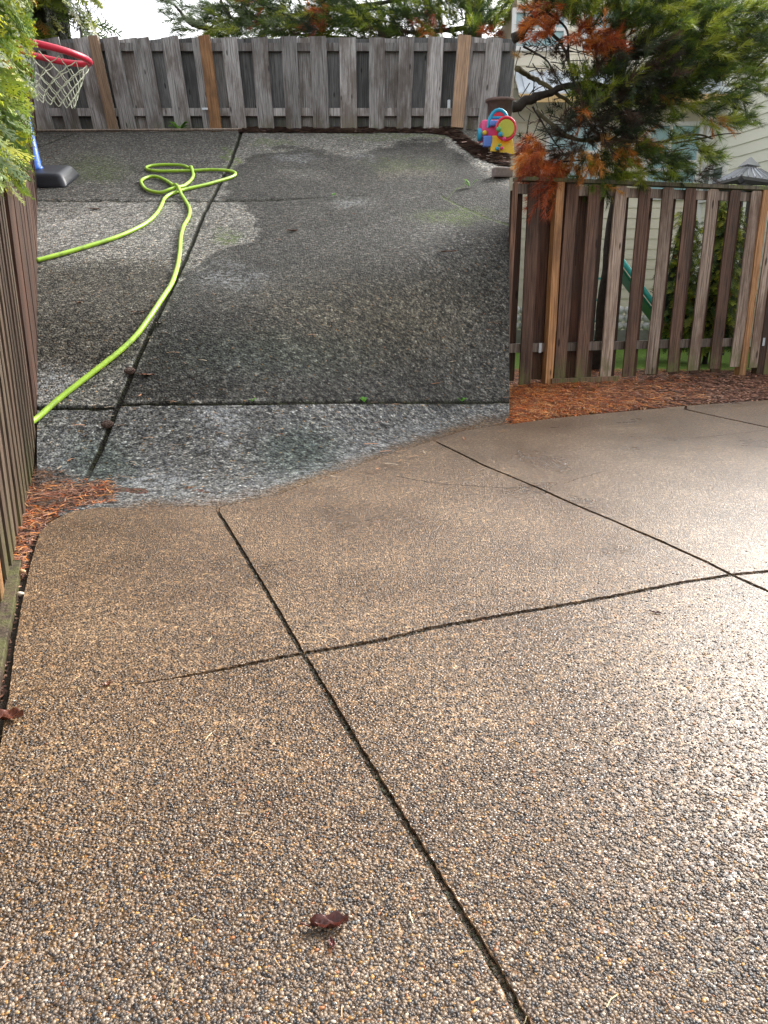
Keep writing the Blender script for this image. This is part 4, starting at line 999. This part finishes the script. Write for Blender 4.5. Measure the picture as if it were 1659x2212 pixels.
def cedar(name, cx, cy, Rr, z0, z1, n, S_, lab, seed, lum=1.0, core=True, face=None, clip=None):
    r = np.random.default_rng(seed); root_ = Vector((cx, cy, 0)); t = empty(name, root_, label=lab, cat='tree')
    limb([(0,0,-.1),(0.02,.02,(z0+z1)/2),(0,0,z1)], .09*Rr, .03, m_bark, t, 'trunk', 8)
    rs = random.Random(seed); TM = [spray_tmpl(rs) for _ in range(5)]
    Vs, Fs, Cs = [], [], []; off = 0
    for i in range(n):
        a = r.uniform(0, 6.283) if face is None else r.normal(face, 1.0)
        z = r.uniform(z0, z1); fr = 1-max(0, (z-z1+1.5)/1.7)**2 if z > z1-1.5 else 1
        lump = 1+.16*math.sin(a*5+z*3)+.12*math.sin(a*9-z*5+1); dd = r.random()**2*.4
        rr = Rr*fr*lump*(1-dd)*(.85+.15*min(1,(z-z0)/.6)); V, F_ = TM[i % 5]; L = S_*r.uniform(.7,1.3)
        out = np.array([math.cos(a), math.sin(a), 0]); d = out*r.uniform(.5,1)+np.array([r.normal()*.3, r.normal()*.3, -.75+r.normal()*.3]); d /= np.linalg.norm(d)
        nn = out+np.array([r.normal()*.45, r.normal()*.45, .5]); sd_ = np.cross(nn, d); sd_ /= np.linalg.norm(sd_)+1e-9; nn = np.cross(d, sd_)
        p = out*rr+np.array([0,0,z+L*.5]); W_ = p+(V[:,0:1]*d+V[:,1:2]*sd_+V[:,2:3]*nn)*L
        if clip is not None and ((W_[:,0]+cx) > clip[0]+clip[1]*(W_[:,1]+cy)+clip[2]*W_[:,2]).any(): continue
        tipc = np.array([(.22,.29,.025),(.34,.39,.03),(.13,.20,.025),(.07,.12,.03),(.42,.42,.035)])[r.integers(5)]*lum
        if r.random() < .02: tipc = np.array([.30,.13,.02])
        basec = np.array([.045,.075,.02])*lum; g = np.clip(V[:,0:1]+abs(V[:,1:2])*.6, 0, 1); cc = (basec*(1-g)+tipc*g)*(1-.45*dd/.4)*r.uniform(.75,1.25)  # inner sprays darker, tips brighter: crown light and shade put into colour
        Vs.append(W_); Fs.append(F_+off); Cs.append(cc); off += len(V)
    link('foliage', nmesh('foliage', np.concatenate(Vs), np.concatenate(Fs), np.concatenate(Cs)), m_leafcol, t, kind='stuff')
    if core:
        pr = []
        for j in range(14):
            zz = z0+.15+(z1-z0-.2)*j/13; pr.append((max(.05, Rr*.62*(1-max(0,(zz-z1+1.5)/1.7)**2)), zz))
        bm = MB().lathe(pr, (0,0,0), 16).build('shade_core', m_core, t)
    return t
m_core = flat('painted_core_shade', (.018,.022,.008), .9, .5, 20, .05)  # dark solid core added to block light; crown's inner shade in its colour
xe = at(80, 250, 5.0).x
cedar('cedar_tree', xe-.98, 4.7, 1.12, 1.62, 5.5, 12000, .16, 'bright yellow green cedar overhanging the far end of the left fence', 3, 1.35, True, -0.7, ((84-CU)/FP*H*sp, (84-CU)/FP*cp, -(84-CU)/FP*sp))
cedar('cedar_tree', -2.22, 3.25, .98, 1.45, 4.6, 8000, .13, 'nearest yellow green cedar, draped over the left fence at the picture edge', 33, 1.35, True, -0.6, ((78-CU)/FP*H*sp, (78-CU)/FP*cp, -(78-CU)/FP*sp))
c2 = at(95, 60, 16.5); cedar('cedar_tree', c2.x-.3, 16.6, 1.15, 2.2, 8.0, 1500, .42, 'darker green cedar rising behind the rear fence at the left', 4, .75, True, -1.2)
# bare twiggy tree against the sky
bt = at(185, 60, 19); bare = empty('bare_tree', (bt.x,19,0), label='leafless grey lilac twigs against the white sky beside the cedar', cat='tree')
mbk = flat('grey_twig', (.24,.22,.27), .8, .3, 10)
limb([(-.4,0,0),(-.3,0,2.5),(-.2,0,4.5),(-.1,0,6.5)], .06, .03, mbk, bare, 'trunk')
for i in range(60):
    z = random.uniform(4.0,6.6); a = random.uniform(-1.2,1.2); x0 = -.2+random.uniform(-.2,.2); L = random.uniform(.25,.7)
    limb([(x0,0,z),(x0+L*.5*math.cos(a),random.uniform(-.2,.2),z+L*.5*math.sin(a)+.05),(x0+L*math.cos(a),random.uniform(-.3,.3),z+L*math.sin(a)+.15)], .010, .004, mbk, bare, 'twig', 5)

# ------------------------------------------------------------------ neighbour's side
lawn_m = NT('lawn'); v_ = lawn_m.coord(); f_ = lawn_m.noise(v_, 30, 6, .7); lawn_m.set(Base_Color=lawn_m.ramp(f_, [(.3,(.07,.14,.015)),(.7,(.2,.34,.03))]), Roughness=.8); lawn_m.bump(f_, .02)
sheet('lawn', P0.x+.1, 30, 9.75, 60, -.022, lawn_m.m, kind='structure')
# house
cream = flat('cream_siding', (.82,.76,.62), .6, .04, 2); olive = flat('pale_green_siding', (.84,.84,.72), .6, .04, 2); trim = flat('white_trim', (.8,.8,.78), .5, .05, 3); tanw = flat('tan_siding', (.45,.36,.25), .6, .06, 2)
s = NT('window_glass'); s.set(Base_Color=(.30,.50,.53), Roughness=.06, Metallic=.0); s.b.inputs['Specular IOR Level'].default_value = .8; m_glass = s.m
s = NT('dark_glass'); s.set(Base_Color=(.16,.20,.20), Roughness=.05); m_glassd = s.m
YH = 15.3; crn = at(1517, 380, YH); xl = at(1104, 300, YH).x; xr_ = crn.x
house = empty('beige_house', (crn.x, YH, 0), label='cream and pale green sided house behind the pine', cat='house')
def Hh(x, y, z): return (x-crn.x, y-YH, z)
def plank(L, ex=.18):
    mb = MB(); t1, t0 = .024, .004
    mb.hexa([(0,-t1,0),(L,-t1,0),(L,0,0),(0,0,0),(0,-t0,ex+.012),(L,-t0,ex+.012),(L,0,ex+.012),(0,0,ex+.012)]); return mb.mesh('siding_plank')
pm = plank(xr_-xl-.07); pm.materials.append(cream)
for k in range(32):
    o = bpy.data.objects.new('siding_plank', pm); C.objects.link(o); o.parent = house; o.location = Hh(xl, YH, k*.18)
wdv = Vector((.126, -1, 0)).normalized(); wl = 5.0; pm2 = plank(wl); pm2.materials.append(olive)
for k in range(32):
    o = bpy.data.objects.new('siding_plank', pm2); C.objects.link(o); o.parent = house; o.location = Hh(crn.x+wdv.x*.05, YH+wdv.y*.05, k*.18); o.rotation_euler = (0,0,math.atan2(wdv.y, wdv.x))
# walls behind the planks, a solid body
mb = MB(); wx = crn.x+wdv.x*wl; wy = YH+wdv.y*wl
far = [(xl,YH+.01),(crn.x+.02,YH+.01),(wx+.02,wy),(wx+6,wy+.5),(wx+6,YH+7),(xl,YH+7)]
V = [Hh(x,y,0) for x,y in far]+[Hh(x,y,5.78) for x,y in far]; n = len(far)
mb.add(V, [(i,(i+1)%n,n+(i+1)%n,n+i) for i in range(n)]+[tuple(range(n,2*n))]).build('wall', tanw, house)
MB().box(Hh(crn.x-.015, YH-.04, 2.88), (.12,.06,5.76)).build('corner_trim', cream, house)
MB().box(Hh(crn.x-.015, YH-.115, 2.88), (.09,.06,5.76)).build('corner_trim', trim, house)
MB().box(((xl+wx+6)/2-crn.x+.1, 3.9, 6.16), (wx+6-xl+.1,7.6,.7), None, .5).build('roof', flat('grey_shingle',(.13,.13,.14),.8,.3,20), house)
def win(u0, v0, u1, v1, y, glass, mull=(), lab=None, vert=()):
    a, b = at(u0,v0,y), at(u1,v1,y); cx, cz, ww, hh = (a.x+b.x)/2, (a.z+b.z)/2, abs(b.x-a.x), abs(a.z-b.z)
    fr = MB(); t = .07
    for (x,z,sx,sz) in ((cx,cz+hh/2-t/2,ww,t),(cx,cz-hh/2+t/2,ww,t),(cx-ww/2+t/2,cz,t,hh-2*t),(cx+ww/2-t/2,cz,t,hh-2*t)): fr.box(Hh(x,y-.05,z), (sx,.07,sz))
    for m_ in mull: fr.box(Hh(cx, y-.05, at(u0,m_,y).z), (ww-2*t,.06,.05))
    for m_ in vert: fr.box(Hh(at(m_,v0,y).x, y-.052, cz), (.05,.05,hh-2*t))
    o = fr.build('window', trim, house, label=lab); g = MB().box(Hh(cx,y-.03,cz), (ww-t,.01,hh-t)).build('pane', glass, o); return o
win(1106,20,1222,112, YH, m_glass, (66,), 'upper left window with blue grey glass')
win(1398,264,1500,432, YH, m_glass, (350,368), 'large window with pale blue glass', (1449,))
win(1260,20,1340,112, YH, m_glass, (66,), 'upper window behind the pine')
win(1180,264,1290,400, YH, m_glass, (330,), 'lower window behind the pine')
# pent roof along the facade
zf = at(1300,204,14.6).z; zt2 = zf+.45
m_met = flat('pale_metal_roof', (.62,.68,.75), .35, .08, 6)
mb = MB(); mb.hexa([Hh(xl,14.6,zf),Hh(xr_+.3,14.6,zf),Hh(xr_+.3,YH-.06,zt2),Hh(xl,YH-.06,zt2),Hh(xl,14.6,zf+.04),Hh(xr_+.3,14.6,zf+.04),Hh(xr_+.3,YH-.06,zt2+.04),Hh(xl,YH-.06,zt2+.04)])
for k in range(16):
    x = xl+.1+k*(xr_-xl)/16; mb.hexa([Hh(x,14.6,zf+.042),Hh(x+.03,14.6,zf+.042),Hh(x+.03,YH-.06,zt2+.042),Hh(x,YH-.06,zt2+.042),Hh(x,14.6,zf+.07),Hh(x+.03,14.6,zf+.07),Hh(x+.03,YH-.06,zt2+.07),Hh(x,YH-.06,zt2+.07)])
mb.build('porch_roof', m_met, house)
MB().box(Hh((xl+xr_)/2+.15, 14.58, zf-.06), (xr_-xl+.3,.03,.13)).build('fascia', flat('ochre_fascia',(.66,.45,.20),.5,.08,4), house)
# side wall window
sw = empty('dummy'); bpy.data.objects.remove(sw)
def wallpt(u, v):
    a, dy, dz = ray(u, v); # intersect with wing wall line
    nx, ny = -wdv.y, wdv.x; c = crn.x*nx+YH*ny; t = c/(a*nx+dy*ny); return Vector((a*t, dy*t, H+dz*t))
a, b = wallpt(1525,364), wallpt(1567,430); rz = math.atan2(wdv.y, wdv.x)
Lw = math.hypot(b.x-a.x, b.y-a.y); hz = a.z-b.z; mb = MB(); t = .06
for (x,z,sx,sz) in ((Lw/2,-t/2,Lw,t),(Lw/2,-hz+t/2,Lw,t),(t/2,-hz/2,t,hz-2*t),(Lw-t/2,-hz/2,t,hz-2*t),(Lw*.42,-hz/2,t*.7,hz-2*t)): mb.box((x,-.05,z),(sx,.08,sz))
o = mb.build('window', trim, house, label='side window with white frame beside the corner'); o.location = Hh(a.x,a.y,a.z); o.rotation_euler = (0,0,rz)
g = MB().box((Lw/2,-.032,-hz/2),(Lw-t,.01,hz-t)).build('pane', m_glassd, o)
# gazebo
gz = empty('gazebo', at(1610,380,12.3)*1, 0, label='gazebo with ribbed grey metal roof beyond the right end of the fence', cat='gazebo'); gz.location.z = 0; G0 = Vector(gz.location)
cN, cL, cR = at(1600,389,11.35), at(1541,393,12.2), at(1690,392,12.0); ze = (cN.z+cL.z)/2+.02; cB = cL+cR-cN
cor = [Vector((p.x,p.y,ze))-G0 for p in (cN,cR,cB,cL)]; ctr = sum(cor, Vector())/4; m_gm = flat('grey_metal_panel', (.42,.44,.48), .35, .1, 6, 0, .3); m_dk = flat('dark_metal', (.03,.03,.035), .5, .2, 5)
cap = [ctr+(c-ctr)*.30+Vector((0,0,.17)) for c in cor]; mb = MB()
mb.hexa([c+Vector((0,0,0)) for c in cor]+cap); mb.build('roof', m_gm, gz)
cap2 = [ctr+(c-ctr)*.34+Vector((0,0,.21)) for c in cor]; ap = ctr+Vector((0,0,.34)); MB().add(cap2+[ap], [(0,1,4),(1,2,4),(2,3,4),(3,0,4),(3,2,1,0)]).build('roof_cap', m_gm, gz)
for i in range(4):
    a, b, c, d = cor[i], cor[(i+1)%4], cap[i], cap[(i+1)%4]
    for k in range(7): 
        t = k/6; MB().tube([a.lerp(b,t)+Vector((0,0,.006)), c.lerp(d,t)+Vector((0,0,.006))], .013, 5).build('roof_rib', m_gm, gz)
    MB().tube([a+Vector((0,0,-.05)), b+Vector((0,0,-.05))], .05, 4).build('eave_beam', m_dk, gz)
    pa = ctr+(a-ctr)*.9; MB().box((pa.x,pa.y,ze/2-.03), (.09,.09,ze-.1)).build('post', m_dk, gz)
# garden slide, shrub and low white wall seen between the pickets
sp_ = at(1400,640,11.0); slide = empty('garden_slide', (sp_.x,11.0,0), label='green plastic slide seen between pickets of the right fence', cat='slide')
m_gs = flatc('green_slide', (.02,.28,.16)); mt = flatc('teal_slide', (.05,.5,.45))
mb = MB(); mb.hexa([(-.5,-.2,1.25),(-.5,.25,1.25),(.45,.25,.15),(.45,-.2,.15),(-.5,-.2,1.30),(-.5,.25,1.30),(.45,.25,.2),(.45,-.2,.2)]); mb.build('chute', m_gs, slide, bevel=.01)
for y_ in (-.22,.27): MB().tube([(-.5,y_,1.36),(0,y_,.78),(.45,y_,.26)], .035, 8).build('side_rim', mt, slide, smooth=True)
for x_ in (-.5,-.85):
    for y_ in (-.18,.23): MB().box((x_,y_,.64), (.05,.05,1.28)).build('leg', m_gs, slide)
for k in range(4): MB().box((-.68-.04*k,.02,.25+.28*k), (.3,.4,.03)).build('step', mt, slide)
cedar('green_shrub', at(1545,600,10.6).x, 10.6, .42, .15, 2.0, 900, .14, 'leafy green shrub behind the right end of the fence', 12, 1.1, True, -1.57)
cedar('green_shrub', at(1468,600,10.9).x, 10.9, .30, .15, 1.9, 600, .13, 'narrower yellow green shrub behind the fence, left of the other', 13, 1.4, True, -1.57)
wl_ = empty('white_block_wall', at(1240,690,13.0).freeze() if False else (at(1240,690,13.0).x,13.0,0), label='low white scalloped block wall across the lawn behind the fence', cat='wall')
for k in range(26):
    for j in range(3): MB().lathe([(.05,0),(.075,.03),(.075,.09),(.05,.12)], (-1.9+k*.155,0,.28+j*.125), 8).build('block', m_wh if (k or j) else m_wh, wl_, smooth=True)
MB().box((.04,.02,.13), (4.1,.12,.28)).build('footing', m_conc, wl_)
